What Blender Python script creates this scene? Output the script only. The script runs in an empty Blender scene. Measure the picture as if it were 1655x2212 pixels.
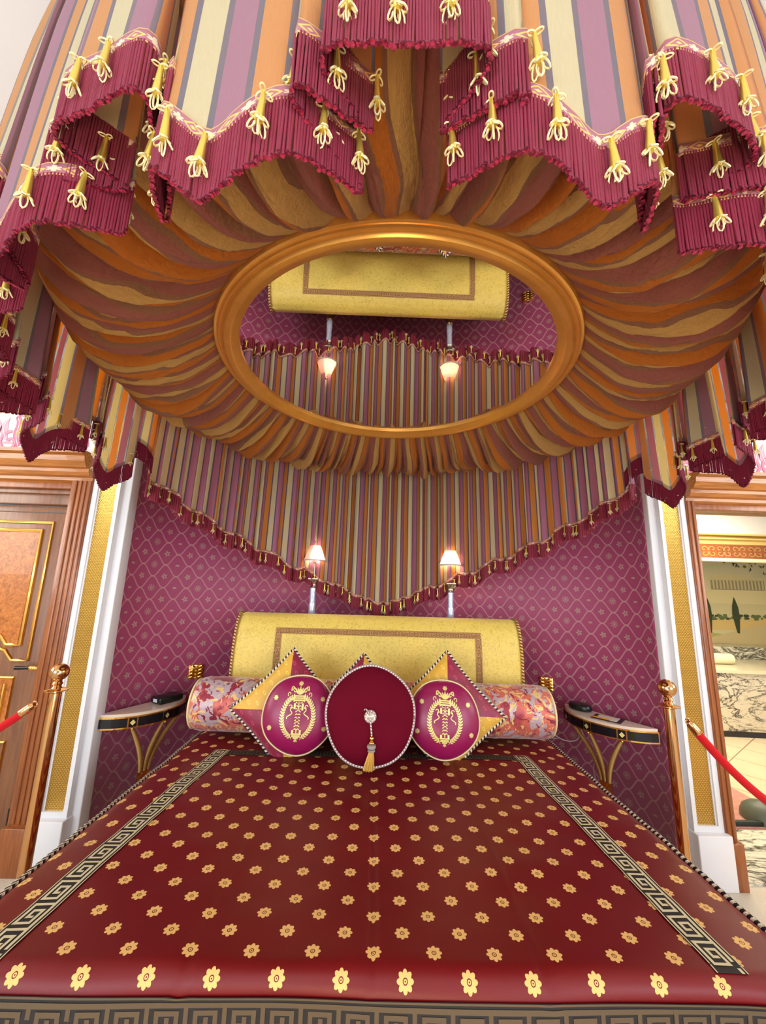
import bpy, math, random
from mathutils import Vector, Matrix, noise
PI = math.pi
random.seed(7)
S = bpy.context.scene
C = S.collection

# ------------------------------------------------------------------ camera
F, PIT, ROL, YAW = 850.0, math.radians(11.2), math.radians(1.7), math.radians(.8)
CAM = Vector((-.035, 0, 1.55))
fw = Vector((math.sin(YAW)*math.cos(PIT), math.cos(YAW)*math.cos(PIT), math.sin(PIT)))
rt = Vector((math.cos(YAW), -math.sin(YAW), 0))
up = rt.cross(fw)
r2 = rt*math.cos(ROL)+up*math.sin(ROL)
u2 = -rt*math.sin(ROL)+up*math.cos(ROL)
cd = bpy.data.cameras.new('camera')
cam = bpy.data.objects.new('camera', cd); C.objects.link(cam)
M = Matrix.Identity(4)
for i in range(3):
    M[i][0] = r2[i]; M[i][1] = u2[i]; M[i][2] = -fw[i]; M[i][3] = CAM[i]
cam.matrix_world = M
cd.sensor_fit = 'HORIZONTAL'; cd.sensor_width = 36; cd.lens = F/1655*36
cd.clip_start = .02
S.camera = cam
S.view_settings.view_transform = 'Standard'; S.view_settings.look = 'None'
S.view_settings.gamma = 1; S.view_settings.use_curve_mapping = False
S.view_settings.exposure = 0.2

# ------------------------------------------------------------------ light
W = bpy.data.worlds.new('world'); S.world = W; W.use_nodes = True
W.node_tree.nodes['Background'].inputs[0].default_value = (.86, .92, 1, 1)
W.node_tree.nodes['Background'].inputs[1].default_value = .75
def area(name, loc, target, sx, sy, power, col):
    d = bpy.data.lights.new(name, 'AREA'); d.shape = 'RECTANGLE'; d.size = sx; d.size_y = sy
    d.energy = power; d.color = col
    o = bpy.data.objects.new(name, d); C.objects.link(o); o.location = loc
    o.rotation_euler = (Vector(target)-Vector(loc)).to_track_quat('-Z', 'Y').to_euler()
    return o
area('window_light', (-2.6, -2.6, 1.7), (0, 2.4, 1.3), 2.4, 2.0, 95, (.86, .93, 1))
area('window_light', (2.8, -2.4, 1.7), (0, 2.4, 1.3), 2.2, 2.0, 75, (.93, .93, 1))
area('window_light', (-3.7, 1.2, 2.2), (-1.0, 1.9, 2.3), 1.6, 1.2, 32, (1, .95, .88))
area('window_light', (3.9, 1.0, 2.2), (1.0, 1.9, 2.3), 1.6, 1.2, 32, (1, .95, .88))
area('ceiling_light', (0, -1.2, 3.05), (0, .6, 2.2), 2.2, .5, 15, (1, .93, .84))
area('canopy_fill_light', (0, -.9, .5), (0, 1.6, 2.6), .9, .5, 22, (1, .70, .40))  # warm fill added behind the camera to brighten the canopy underside
area('bathroom_light', (3.6, 4.3, 2.55), (4.0, 4.6, 0), 1.6, 1.6, 105, (1, .9, .72))

# ------------------------------------------------------------------ mesh helpers
class MB:
    def __init__(s): s.v = []; s.f = []; s.m = []; s.u = []
    def add(s, v, f, m=0, u=None, T=None):
        b = len(s.v)
        s.v += [tuple(T @ Vector(p)) for p in v] if T else [tuple(p) for p in v]
        s.u += list(u) if u else [(0, 0)]*len(v)
        s.f += [tuple(b+i for i in q) for q in f]; s.m += [m]*len(f)
        return s
    def box(s, x0, x1, y0, y1, z0, z1, m=0, T=None):
        v = [(x, y, z) for x in (x0, x1) for y in (y0, y1) for z in (z0, z1)]
        f = [(0, 1, 3, 2), (4, 6, 7, 5), (0, 4, 5, 1), (2, 3, 7, 6), (0, 2, 6, 4), (1, 5, 7, 3)]
        fv, ff, uu = [], [], []
        for q in f:
            b = len(fv)
            for i in q:
                p = v[i]; fv.append(p)
                uu.append((p[0]+p[1], p[2]))
            ff.append((b, b+1, b+2, b+3))
        return s.add(fv, ff, m, uu, T)
    def grid(s, fn, nu, nv, m=0, uv=None, wrapu=False, T=None):
        v = []; u = []
        for j in range(nv+1):
            for i in range(nu+(0 if wrapu else 1)):
                v.append(fn(i/nu, j/nv)); u.append(uv(i/nu, j/nv) if uv else (i/nu, j/nv))
        n = nu if wrapu else nu+1
        f = [(j*n+i, j*n+(i+1) % n, (j+1)*n+(i+1) % n, (j+1)*n+i) for j in range(nv) for i in range(nu)]
        return s.add(v, f, m, u, T)
    def lathe(s, prof, c=(0, 0, 0), n=24, m=0, T=None, flute=None):
        v = []; u = []
        for k, (r, z) in enumerate(prof):
            for i in range(n):
                a = 2*PI*i/n; rr = r*(flute(a, z) if flute else 1)
                v.append((c[0]+rr*math.cos(a), c[1]+rr*math.sin(a), c[2]+z)); u.append((i/n, z))
        f = [(j*n+i, j*n+(i+1) % n, (j+1)*n+(i+1) % n, (j+1)*n+i) for j in range(len(prof)-1) for i in range(n)]
        if prof[0][0] > 1e-4: f.append(tuple(range(n-1, -1, -1)))
        if prof[-1][0] > 1e-4: f.append(tuple((len(prof)-1)*n+i for i in range(n)))
        return s.add(v, f, m, u, T)
    def tube(s, path, r, n=8, closed=False, m=0, T=None, cap=True, ref=None):
        P = [Vector(p) for p in path]; L = len(P); v = []; u = []; d = 0
        prev = None
        for k in range(L):
            a = P[(k-1) % L] if (closed or k) else P[0]; b = P[(k+1) % L] if (closed or k < L-1) else P[-1]
            t = (b-a)
            t = t.normalized() if t.length > 1e-9 else Vector((0, 0, 1))
            if prev is None:
                h = Vector(ref) if ref else (Vector((0, 0, 1)) if abs(t.z) < .9 else Vector((1, 0, 0)))
            else: h = prev
            nrm = (h-t*h.dot(t)).normalized(); prev = nrm; bi = t.cross(nrm)
            if k: d += (P[k]-P[k-1]).length
            rr = r[k] if isinstance(r, (list, tuple)) else r
            for i in range(n):
                q = 2*PI*i/n
                v.append(P[k]+nrm*math.cos(q)*rr+bi*math.sin(q)*rr); u.append((d, i/n))
        K = L if closed else L-1
        f = [(j*n+i, j*n+(i+1) % n, ((j+1) % L)*n+(i+1) % n, ((j+1) % L)*n+i) for j in range(K) for i in range(n)]
        if cap and not closed: f += [tuple(range(n-1, -1, -1)), tuple((L-1)*n+i for i in range(n))]
        return s.add(v, f, m, u, T)
    def ball(s, c, r, m=0, n=12, sc=(1, 1, 1), T=None):
        v = []
        for j in range(n//2+1):
            th = PI*j/(n//2)
            for i in range(n):
                a = 2*PI*i/n
                v.append((c[0]+r*sc[0]*math.sin(th)*math.cos(a), c[1]+r*sc[1]*math.sin(th)*math.sin(a), c[2]-r*sc[2]*math.cos(th)))
        f = [(j*n+i, j*n+(i+1) % n, (j+1)*n+(i+1) % n, (j+1)*n+i) for j in range(n//2) for i in range(n)]
        return s.add(v, f, m, None, T)
    def obj(s, name, mats, parent=None, smooth=True, bevel=0, solid=0, angle=40):
        me = bpy.data.meshes.new(name); me.from_pydata(s.v, [], s.f)
        for mt in (mats if isinstance(mats, (list, tuple)) else [mats]): me.materials.append(mt)
        me.polygons.foreach_set('material_index', s.m)
        ul = me.uv_layers.new(name='UVMap')
        li = [0]*len(me.loops); me.loops.foreach_get('vertex_index', li)
        fl = []
        for i in li: fl += s.u[i]
        ul.data.foreach_set('uv', fl)
        me.update()
        if smooth:
            me.polygons.foreach_set('use_smooth', [True]*len(me.polygons))
            try: me.set_sharp_from_angle(angle=math.radians(angle))
            except Exception: pass
        o = bpy.data.objects.new(name, me); C.objects.link(o)
        if parent:
            o.parent = parent; o.matrix_parent_inverse = parent.matrix_basis.inverted()
        if bevel:
            b = o.modifiers.new('bevel', 'BEVEL'); b.width = bevel; b.segments = 2; b.limit_method = 'ANGLE'
            w = o.modifiers.new('weld', 'WELD'); w.merge_threshold = 1e-5
            o.modifiers.move(1, 0)
        if solid:
            b = o.modifiers.new('solid', 'SOLIDIFY'); b.thickness = solid; b.offset = 0
        return o
def thing(name, label, cat, loc=(0, 0, 0), group=None):
    o = bpy.data.objects.new(name, None); C.objects.link(o); o.location = loc
    o.empty_display_size = .05
    return tag(o, label, cat, group)
def tag(o, label, cat, group=None):
    o['label'] = label; o['category'] = cat
    if group: o['group'] = group
    return o
def struct(o): o['kind'] = 'structure'; return o
def rename_copy(root, label, dx=(0, 0, 0), group=None):
    r = root.copy(); C.objects.link(r)
    r.location = root.location+Vector(dx); r['label'] = label
    if group: r['group'] = group
    for ch in list(root.children):
        c = ch.copy(); C.objects.link(c); c.parent = r; c.matrix_parent_inverse = ch.matrix_parent_inverse.copy()
        for g in list(ch.children):
            d = g.copy(); C.objects.link(d); d.parent = c; d.matrix_parent_inverse = g.matrix_parent_inverse.copy()
    return r

# ------------------------------------------------------------------ node expression helper
class N:
    def __init__(s, nt, v): s.nt = nt; s.v = v
    def op(s, o, *a, clamp=False):
        n = s.nt.nodes.new('ShaderNodeMath'); n.operation = o; n.use_clamp = clamp
        for i, x in enumerate((s,)+a):
            if isinstance(x, N): s.nt.links.new(x.v, n.inputs[i])
            else: n.inputs[i].default_value = x
        return N(s.nt, n.outputs[0])
    def __add__(s, o): return s.op('ADD', o)
    def __radd__(s, o): return s.op('ADD', o)
    def __sub__(s, o): return s.op('SUBTRACT', o)
    def __rsub__(s, o): return (s*-1)+o
    def __mul__(s, o): return s.op('MULTIPLY', o)
    def __rmul__(s, o): return s.op('MULTIPLY', o)
    def __truediv__(s, o): return s.op('DIVIDE', o)
    def sin(s): return s.op('SINE')
    def cos(s): return s.op('COSINE')
    def abs(s): return s.op('ABSOLUTE')
    def frac(s): return s.op('FRACT')
    def floor(s): return s.op('FLOOR')
    def lt(s, o): return s.op('LESS_THAN', o)
    def gt(s, o): return s.op('GREATER_THAN', o)
    def max(s, o): return s.op('MAXIMUM', o)
    def min(s, o): return s.op('MINIMUM', o)
    def atan2(s, o): return s.op('ARCTAN2', o)
    def sq(s): return s.op('MULTIPLY', s)
    def sqrt(s): return s.op('SQRT')
    def mod2(s): return (s*.5).frac()*2
class Mat:
    def __init__(s, name):
        s.m = bpy.data.materials.new(name); s.m.use_nodes = True; s.nt = s.m.node_tree
        s.b = s.nt.nodes['Principled BSDF']; s.out = s.nt.nodes['Material Output']
    def uv(s):
        n = s.nt.nodes.new('ShaderNodeUVMap'); x = s.nt.nodes.new('ShaderNodeSeparateXYZ')
        s.nt.links.new(n.outputs[0], x.inputs[0]); s._uv = n.outputs[0]
        return N(s.nt, x.outputs[0]), N(s.nt, x.outputs[1])
    def ob(s):
        n = s.nt.nodes.new('ShaderNodeTexCoord'); x = s.nt.nodes.new('ShaderNodeSeparateXYZ')
        s.nt.links.new(n.outputs['Object'], x.inputs[0]); s._uv = n.outputs['Object']
        return tuple(N(s.nt, x.outputs[i]) for i in range(3))
    def vec(s, x, y, z=0):
        c = s.nt.nodes.new('ShaderNodeCombineXYZ')
        for i, q in enumerate((x, y, z)):
            if isinstance(q, N): s.nt.links.new(q.v, c.inputs[i])
            else: c.inputs[i].default_value = q
        return c.outputs[0]
    def noise(s, scale=5, detail=3, vec=None, rough=.5, dist=0):
        n = s.nt.nodes.new('ShaderNodeTexNoise'); n.inputs['Scale'].default_value = scale
        n.inputs['Detail'].default_value = detail; n.inputs['Roughness'].default_value = rough
        n.inputs['Distortion'].default_value = dist
        if vec is None:
            t = s.nt.nodes.new('ShaderNodeTexCoord'); vec = t.outputs['Object']
        s.nt.links.new(vec, n.inputs['Vector'])
        return N(s.nt, n.outputs[0])
    def mix(s, f, a, b):
        n = s.nt.nodes.new('ShaderNodeMix'); n.data_type = 'RGBA'; n.clamp_factor = True
        for k, x in ((0, f), (6, a), (7, b)):
            if isinstance(x, N): s.nt.links.new(x.v, n.inputs[k])
            elif k == 0: n.inputs[k].default_value = x
            else: n.inputs[k].default_value = (*lin(x), 1)
        return N(s.nt, n.outputs[2])
    def ramp(s, f, stops, const=False):
        n = s.nt.nodes.new('ShaderNodeValToRGB'); r = n.color_ramp
        if const: r.interpolation = 'CONSTANT'
        while len(r.elements) < len(stops): r.elements.new(.5)
        for e, (p, c) in zip(r.elements, stops): e.position = p; e.color = (*lin(c), 1)
        s.nt.links.new(f.v, n.inputs[0]); return N(s.nt, n.outputs[0])
    def set(s, col=None, rough=None, metal=None, **kw):
        if col is not None:
            if isinstance(col, N): s.nt.links.new(col.v, s.b.inputs['Base Color'])
            else: s.b.inputs['Base Color'].default_value = (*lin(col), 1)
        for k, v in (('Roughness', rough), ('Metallic', metal)):
            if v is None: continue
            if isinstance(v, N): s.nt.links.new(v.v, s.b.inputs[k])
            else: s.b.inputs[k].default_value = v
        for k, v in kw.items():
            k = k.replace('_', ' ')
            if isinstance(v, N): s.nt.links.new(v.v, s.b.inputs[k])
            else: s.b.inputs[k].default_value = v
        return s
    def bump(s, h, dist=.002, strength=.6):
        n = s.nt.nodes.new('ShaderNodeBump'); n.inputs['Distance'].default_value = dist
        n.inputs['Strength'].default_value = strength
        s.nt.links.new(h.v, n.inputs['Height']); s.nt.links.new(n.outputs[0], s.b.inputs['Normal']); return s
    def translucent(s, col, fac, transp=None):
        t = s.nt.nodes.new('ShaderNodeBsdfTranslucent')
        if isinstance(col, N): s.nt.links.new(col.v, t.inputs[0])
        else: t.inputs[0].default_value = (*lin(col), 1)
        mx = s.nt.nodes.new('ShaderNodeMixShader'); mx.inputs[0].default_value = fac
        s.nt.links.new(s.b.outputs[0], mx.inputs[1]); s.nt.links.new(t.outputs[0], mx.inputs[2])
        o = mx.outputs[0]
        if transp is not None:
            tr = s.nt.nodes.new('ShaderNodeBsdfTransparent'); m2 = s.nt.nodes.new('ShaderNodeMixShader')
            s.nt.links.new(transp.v, m2.inputs[0]); s.nt.links.new(o, m2.inputs[1]); s.nt.links.new(tr.outputs[0], m2.inputs[2]); o = m2.outputs[0]
        s.nt.links.new(o, s.out.inputs[0]); return s
def lin(c):
    if max(c) > 1.001: c = [x/255 for x in c]
    return [x/12.92 if x <= .04045 else ((x+.055)/1.055)**2.4 for x in c]
def plain(name, col, rough=.5, metal=0, **kw): return Mat(name).set(col, rough, metal, **kw).m

# ------------------------------------------------------------------ materials
def stripe_mat(name, sheer, pal, glow=None):
    m = Mat(name); u, v = m.uv()
    t = (u/.15).frac()
    def rmp(p):
        mauve, orange, cream, grey = p
        return m.ramp(t, [(0, mauve), (.27, grey), (.335, orange), (.6, grey), (.665, cream), (.935, grey)], True)
    col = rmp(pal)
    wv = m.noise(90, 2, m.vec(u*5, v*.4)); fib = m.noise(1600, 1, m.vec(u, v))
    col2 = m.mix(wv*.22, col, (120, 84, 70))
    m.set(col2, .8, 0, Sheen_Weight=.12, Sheen_Roughness=.4, Specular_IOR_Level=.25)
    m.bump(wv+fib*.3, .002, .35) if 'gold' not in name else m.bump(m.noise(26, 4, m.vec(u*4, v*1.3), .65, .6)+wv*.3, .012, .7)
    g = (t.gt(.27)*t.lt(.335)+t.gt(.6)*t.lt(.665)+t.gt(.935))*sheer
    m.translucent(rmp(glow) if glow else col2, .38, g); return m.m
STRIPE = stripe_mat('striped_silk', .22, ((170, 130, 150), (210, 154, 98), (212, 206, 168), (136, 136, 150)), ((176, 84, 84), (240, 128, 20), (232, 200, 110), (150, 140, 140)))
STRIPE_LINED = stripe_mat('striped_silk_lined', 0.0, ((182, 120, 150), (218, 144, 66), (220, 212, 168), (106, 94, 118)))
STRIPE_UNDER = stripe_mat('gold_lit_striped_silk', 0.0, ((174, 108, 98), (214, 128, 46), (222, 180, 108), (164, 120, 92)))  # copy of the striped silk with warm underside light put into its colours
def cordmat():
    m = Mat('fringe_cord'); u, v = m.uv()
    tw = ((u*700+v)*2*PI).sin()
    m.set(m.mix(tw*.5+.5, (104, 10, 44), (178, 42, 82)), .6, 0); m.bump(tw, .0008, .8); return m.m
CORD = cordmat()
FRINGE = plain('fringe_thread', (120, 14, 42), .7)
def braid():
    m = Mat('braid_ribbon'); u, v = m.uv()
    cu = ((u/.05).frac()-.5)*2; cv = (v-.5)*2
    d = cu.abs()*1.15+cv.abs()*.95
    dia = d.lt(.72)*d.gt(.5)+d.lt(.22)
    cu2 = ((u/.05+.5).frac()-.5)*2
    r = (cu2.sq()*2.2+cv.sq()*1.1).sqrt(); a = cu2.atan2(cv)
    fl = r.lt((a*3).cos().abs()*.32+.26)
    edge = cv.abs().gt(.84)
    c = m.mix(dia, (158, 98, 112), (222, 178, 96)); c = m.mix(fl, c, (212, 188, 160)); c = m.mix(edge, c, (205, 170, 110))
    m.set(c, .7); m.bump(dia+fl, .001, .6); return m.m
BRAID = braid()
GOLD = plain('polished_gold', (236, 190, 104), .18, 1)
PALEGOLD = Mat('pale_gold_thread').set((222, 208, 136), .42, .35).m
CONEG = plain('gilt_tassel_cone', (226, 204, 96), .28, .75)
LOOPC = plain('cream_tassel_loop', (232, 222, 170), .45, .15)
BRASS = plain('brass', (214, 164, 112), .1, 1)
FRAMEG = Mat('gilded_frame')
_n = FRAMEG.noise(6, 5, rough=.7); FRAMEG.set(FRAMEG.mix(_n, (206, 140, 56), (240, 190, 104)), .28, .6); FRAMEG = FRAMEG.m
MIRROR = plain('mirror_glass', (232, 228, 222), 0.0, 1)
def wallpaper():
    m = Mat('brocade_wallpaper'); u, v = m.uv()
    p, q = u/.165, v/.16
    a = (p.frac()-.5).abs()*2; b = (q.frac()-.5).abs()*2
    e = (b-((a*PI).cos()*.5+.5)).abs()
    # slope compensation keeps the ribbon an even width
    sl = ((a*PI).sin()*PI*.5).sq()+1
    rib = (e/sl.sqrt()).lt(.055)
    bead = ((u+v*1.3)*900).sin()*.5+.5
    def lattice(ou, ov, k):
        x = ((p+ou).frac()-.5)*.165; y = ((q+ov).frac()-.5)*.16
        r = (x.sq()+y.sq()).sqrt(); th = x.atan2(y)
        return r, th, x, y, (p+ou).floor()
    r, th, x, y, i = lattice(0, 0, 0)
    alt = (i*.5).frac().gt(.25)
    fan = r.lt(.024)*(((th*9).cos()).gt(.1)+r.lt(.006))*(1-alt)
    lyre = (((x.abs()-.009).sq()+(y*.55).sq()).sqrt().lt(.0042)+r.lt(.007))*alt
    r2_, th2, x2, y2, i2 = lattice(.5, .5, 0)
    bow = r2_.lt((th2*2.5+.8).cos().abs()*.017+.005)*r2_.gt(.0045)
    nod = lattice(.5, 0, 0)[0].lt(.006)+lattice(0, .5, 0)[0].lt(.006)
    mot = (fan+lyre+bow+nod).min(1)
    n = m.noise(300, 2, m.vec(u, v)); nb = m.noise(3, 2, m.vec(u, v))
    base = m.mix(n, (146, 54, 92), (160, 66, 106))
    c = m.mix(rib*(bead*.65+.35), base, (200, 146, 152)); c = m.mix(mot*.7, c, (178, 156, 140))
    m.set(c, .55, 0, Sheen_Weight=.15); m.bump(rib*bead+mot*1.0+n*.15, .0015, .7); return m.m
WALLP = wallpaper()
def spread():
    m = Mat('red_satin'); u, v = m.uv()
    def ros(ou, ov):
        x = (((u+.01)/.15+ou+.5).frac()-.5)*.15; y = (((v-1.05)/.115+ov+.5).frac()-.5)*.115
        r = (x.sq()+y.sq()).sqrt(); th = x.atan2(y)
        pet = r.lt((th*4).cos().abs()*.0058+.0142)
        hole = (r.gt(.004)*r.lt(.006)).max(r.lt(.0015))
        return pet*(1-hole)
    f = ros(0, 0)+ros(.5, .5)
    n = m.noise(4, 4, m.vec(u, v)); t = m.noise(900, 1, m.vec(u, v))
    base = m.mix(n, (94, 4, 9), (112, 7, 13))
    c = m.mix(f, base, (224, 180, 108))
    m.set(c, m.mix(f, (120, 120, 120), (170, 170, 170)), 0, Sheen_Weight=.06, Sheen_Roughness=.3, Specular_IOR_Level=.36)
    m.b.inputs['Sheen Tint'].default_value = (1, .3, .4, 1)
    m.nt.links.new((f*.2+.43).v, m.b.inputs['Roughness'])
    m.bump(f+t*.2, .0012, .6); return m.m
SATIN = spread()
BLACKT = plain('black_braid', (24, 20, 20), .7)
CREAMT = plain('cream_braid', (206, 194, 156), .6)
OLIVET = plain('dark_bronze_braid', (84, 68, 46), .7)
def twist(name, a, b, k):
    m = Mat(name); u, v = m.uv(); t = ((u*k+v)*1.0).frac().gt(.5)
    m.set(m.mix(t, a, b), .5); m.bump((((u*k+v)*2)*PI).cos().abs(), .002, .8); return m.m
TWBW = twist('black_white_twisted_cord', (20, 10, 14), (226, 214, 190), 45)
TWGOLD = twist('gold_twisted_cord', (116, 58, 40), (226, 194, 110), 50)
TWSILV = twist('silver_twisted_cord', (232, 224, 214), (150, 128, 130), 70)
TWPALE = plain('pale_gold_piping', (222, 204, 152), .5)
def damask():
    m = Mat('yellow_damask'); n = m.noise(42, 4, rough=.6, dist=2.2)
    k = n.gt(.56); t = m.noise(500, 1)
    m.set(m.mix(k*.6, (226, 200, 96), (192, 160, 66)), (k*-.12)+.5, 0, Sheen_Weight=.2); m.bump(k+t*.4, .001, .5); return m.m
DAMASK = damask()
def brocade():
    m = Mat('floral_brocade'); n = m.noise(9, 3, rough=.6, dist=1.0); n2 = m.noise(15, 2, dist=2.0, rough=.5); t = m.noise(400, 1)
    n3 = m.noise(7, 2)
    c = m.ramp(n3, [(0, (190, 78, 72)), (.5, (206, 104, 84)), (.62, (146, 26, 54))])
    c = m.mix(n.gt(.53), c, (182, 160, 168)); c = m.mix(n2.gt(.58), c, (226, 190, 116)); c = m.mix(n2.lt(.38), c, (132, 22, 48))
    m.set(c, .42, .15, Sheen_Weight=.3); m.bump(n.gt(.53)+n2.gt(.58)+t*.3, .001, .5); return m.m
BROCADE = brocade()
def dotsilk(name, a, b):
    m = Mat(name); x, y, z = m.ob()
    def el(o):
        i = (z/.05+o).floor()
        p = ((x/.05+o+i*.37).frac()-.5)*.05; q = ((z/.05+o).frac()-.5)*.05
        p2 = p*.8+q*.6; q2 = q*.8-p*.6
        r = ((p2*1.8).sq()+q2.sq()).sqrt(); return r.lt(.013)*r.gt(.007)
    k = el(0)
    m.set(m.mix(k, a, b), .45, 0, Sheen_Weight=.3); m.bump(k, .001, .6); return m.m
YSILK = dotsilk('yellow_silk', (216, 168, 58), (234, 206, 92))
RSILK = dotsilk('crimson_silk', (138, 20, 58), (184, 52, 88))
MAGENTA = Mat('magenta_satin').set((140, 16, 76), .33, 0, Sheen_Weight=.3, Sheen_Roughness=.3, Anisotropic=.4).m
VELVET = Mat('crimson_velvet'); _n = VELVET.noise(9, 3)
VELVET.set(VELVET.mix(_n, (88, 2, 24), (104, 4, 34)), .85, 0, Sheen_Weight=.25, Sheen_Roughness=.3); VELVET.b.inputs['Sheen Tint'].default_value = (.9, .05, .3, 1); VELVET.b.inputs['Specular IOR Level'].default_value = .12; VELVET = VELVET.m
ROPEV = Mat('red_velvet').set((186, 6, 18), .75, 0, Sheen_Weight=.1, Specular_IOR_Level=.2).m
WHITEP = plain('white_lacquer', (226, 228, 232), .35)
CEILW = plain('white_ceiling_paint', (226, 226, 230), .8)
def scales():
    m = Mat('gold_scale_mosaic'); u, v = m.uv()
    R_ = .016
    vr = v/(R_*.6); k = vr.floor(); p = ((u/R_+k*.5).frac()-.5)
    f_ = (((p.sq()*-1)+.25).max(0).sqrt()*-2)+1; q_ = vr.frac()
    line = (q_-f_).abs().lt(.13); r0 = (q_-f_).frac()
    n = m.noise(160, 2, m.vec(u, v))
    c = m.mix(line, m.mix(n, (212, 160, 58), (244, 212, 120)), (126, 84, 24))
    m.set(c, .28, .8); m.bump(r0+n*.3, .003, .8); return m.m
SCALES = scales()
def wood(name, a, b, sc=1, rough=.32):
    m = Mat(name); x, y, z = m.ob()
    n = m.noise(9*sc, 5, m.vec(x*8, y*8, z*.6), .6, .6)
    m.set(m.ramp(n, [(.3, a), (.7, b)]), rough, 0, Coat_Weight=.4, Coat_Roughness=.15); m.bump(n, .0008, .3); return m.m
WOOD = wood('polished_mahogany', (122, 64, 30), (164, 96, 48), .6)
WOODD = wood('walnut_veneer', (112, 72, 48), (144, 96, 64), .7)
def woodh():
    m = Mat('cornice_wood'); x, y, z = m.ob(); n = m.noise(9, 5, m.vec(x*.6, y*8, z*8), .6, .6)
    m.set(m.ramp(n, [(.3, (132, 74, 30)), (.7, (196, 126, 58))]), .3, 0, Coat_Weight=.5); return m.m
WOODH = woodh()
def burl():
    m = Mat('burl_veneer'); n = m.noise(22, 6, rough=.75, dist=1.5); m.set(m.ramp(n, [(.3, (110, 54, 14)), (.5, (178, 102, 38)), (.7, (204, 132, 58))]), .35, 0, Coat_Weight=.25); return m.m
BURL = burl()
INLAY = plain('ebony_inlay', (38, 32, 36), .4)
def carpet():
    m = Mat('cream_carpet'); n = m.noise(180, 3); m.set(m.mix(n, (196, 186, 168), (226, 218, 202)), .95); m.bump(n, .004, .8); return m.m
CARPET = carpet()
def marble(name, a, b, sc, th=.03):
    m = Mat(name); x, y, z = m.ob()
    n = m.noise(sc, 6, m.vec(x*.8, y*2.2, z*2.2), .62, 1.6); n2 = m.noise(sc*2.3, 5, m.vec(x*.7, y*2, z*2), .6, 1.2)
    k = ((n-.5).abs()/th).min(1); k2 = ((n2-.5).abs()/(th*.5)).min(1); 
    c = m.mix(k.min(k2*.6+.4), b, a); m.set(c, .12); return m.m
MARBLE = marble('veined_marble', (218, 208, 186), (34, 26, 34), 2.2, .035)
MARBLEB = marble('bold_veined_marble', (226, 224, 204), (40, 36, 38), 2.4, .06)
def stone():
    m = Mat('beige_stone_floor'); x, y, z = m.ob(); n = m.noise(3, 4)
    a = (((x*.8+y*.6)/.42).frac()-.5).abs().gt(.488); b = (((x*-.6+y*.8)/.42).frac()-.5).abs().gt(.488)
    c = m.mix(a.max(b), m.mix(n, (206, 190, 156), (220, 206, 176)), (150, 120, 90)); m.set(c, .3); return m.m
STONE = stone()
def rugm():
    m = Mat('pink_rug'); x, y, z = m.ob(); n = m.noise(30, 3, dist=2)
    m.set(m.mix(n.gt(.56), (196, 132, 128), (190, 160, 120)), .9); return m.m
RUG = rugm()
IVORY = plain('ivory_plaster', (226, 214, 180), .6)
PINK = plain('pink_paint', (214, 120, 152), .6)
ROSE = plain('rose_paint', (226, 168, 186), .6)
BLACKG = plain('black_gloss', (14, 16, 24), .2)
PLAST = plain('black_plastic', (22, 30, 30), .25)
PAPER = plain('paper', (232, 224, 206), .7)
CABLE = plain('grey_cable', (170, 164, 160), .5)
TOPST = plain('table_top_marble', (222, 208, 190), .2)
CRYST = Mat('cut_crystal').set((196, 206, 232), .12, .35, Coat_Weight=.6).m
SILVER = plain('antique_silver', (176, 166, 150), .25, .9)
SHADE = Mat('pleated_shade_silk').set((244, 222, 212), .7).translucent((255, 226, 206), .4).m
SHTRIM = plain('shade_trim', (186, 178, 188), .7)
BULB = Mat('glowing_bulb').set((255, 230, 190), .5, 0, Emission_Strength=170).m
BULB.node_tree.nodes['Principled BSDF'].inputs['Emission Color'].default_value = (1, .78, .48, 1)
SPOT = Mat('recessed_spot_glow').set((255, 250, 235), .5, 0, Emission_Strength=5).m
SPOT.node_tree.nodes['Principled BSDF'].inputs['Emission Color'].default_value = (1, .95, .85, 1)

# ================================================================== STRUCTURE
ZC = 3.14
def sbox(name, b, m, bevel=0):
    q = MB(); q.box(*b); o = q.obj(name, m, smooth=bool(bevel), bevel=bevel); return struct(o)
sbox('floor', (-5, 5, -4.2, 2.62, -.06, 0), CARPET)
sbox('floor_niche', (-1.72, 1.84, 2.62, 3.55, -.06, 0), CARPET)
sbox('floor_bathroom', (2.0, 7.2, 2.62, 6.6, -.05, .0), STONE)
sbox('trim_40', (2.0, 3.1, 2.5, 3.02, 0, .012), MARBLEB)
sbox('ceiling', (-5, 5, -4.2, 3.6, ZC, ZC+.08), CEILW)
sbox('wall_left', (-4.35, -4.25, .0, 2.66, 0, ZC), IVORY)
sbox('wall_right', (4.25, 4.35, .0, 2.66, 0, ZC), IVORY)
# curved niche wall behind the bed
q = MB()
def niche(t, v, off=0):
    a = PI*(1-t)
    return ((1.712-off)*math.cos(a)+.05, 2.56+(.90-off)*math.sin(a), v*ZC)
def arc(t):
    s_ = 0; k = max(1, int(t*80))
    for i in range(k):
        a = niche(t*i/k, 0); b = niche(t*(i+1)/k, 0); s_ += math.hypot(b[0]-a[0], b[1]-a[1])
    return s_
_AL = [arc(i/96) for i in range(97)]
q.grid(niche, 96, 2, uv=lambda a, b: (_AL[min(96, round(a*96))]-1.5, b*ZC))
struct(q.obj('wall_back', WALLP, solid=.02))
q = MB()
def bb(t, v): 
    x, y, z = niche(t, 0, .012); return (x, y, v*.12)
q.grid(bb, 60, 1); struct(q.obj('baseboard_back', WHITEP, solid=.015))
TN = [1]
def trim(b, m, bevel=.004):
    o = sbox('trim_%d' % TN[0], b, m, bevel); TN[0] += 1; return o
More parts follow.
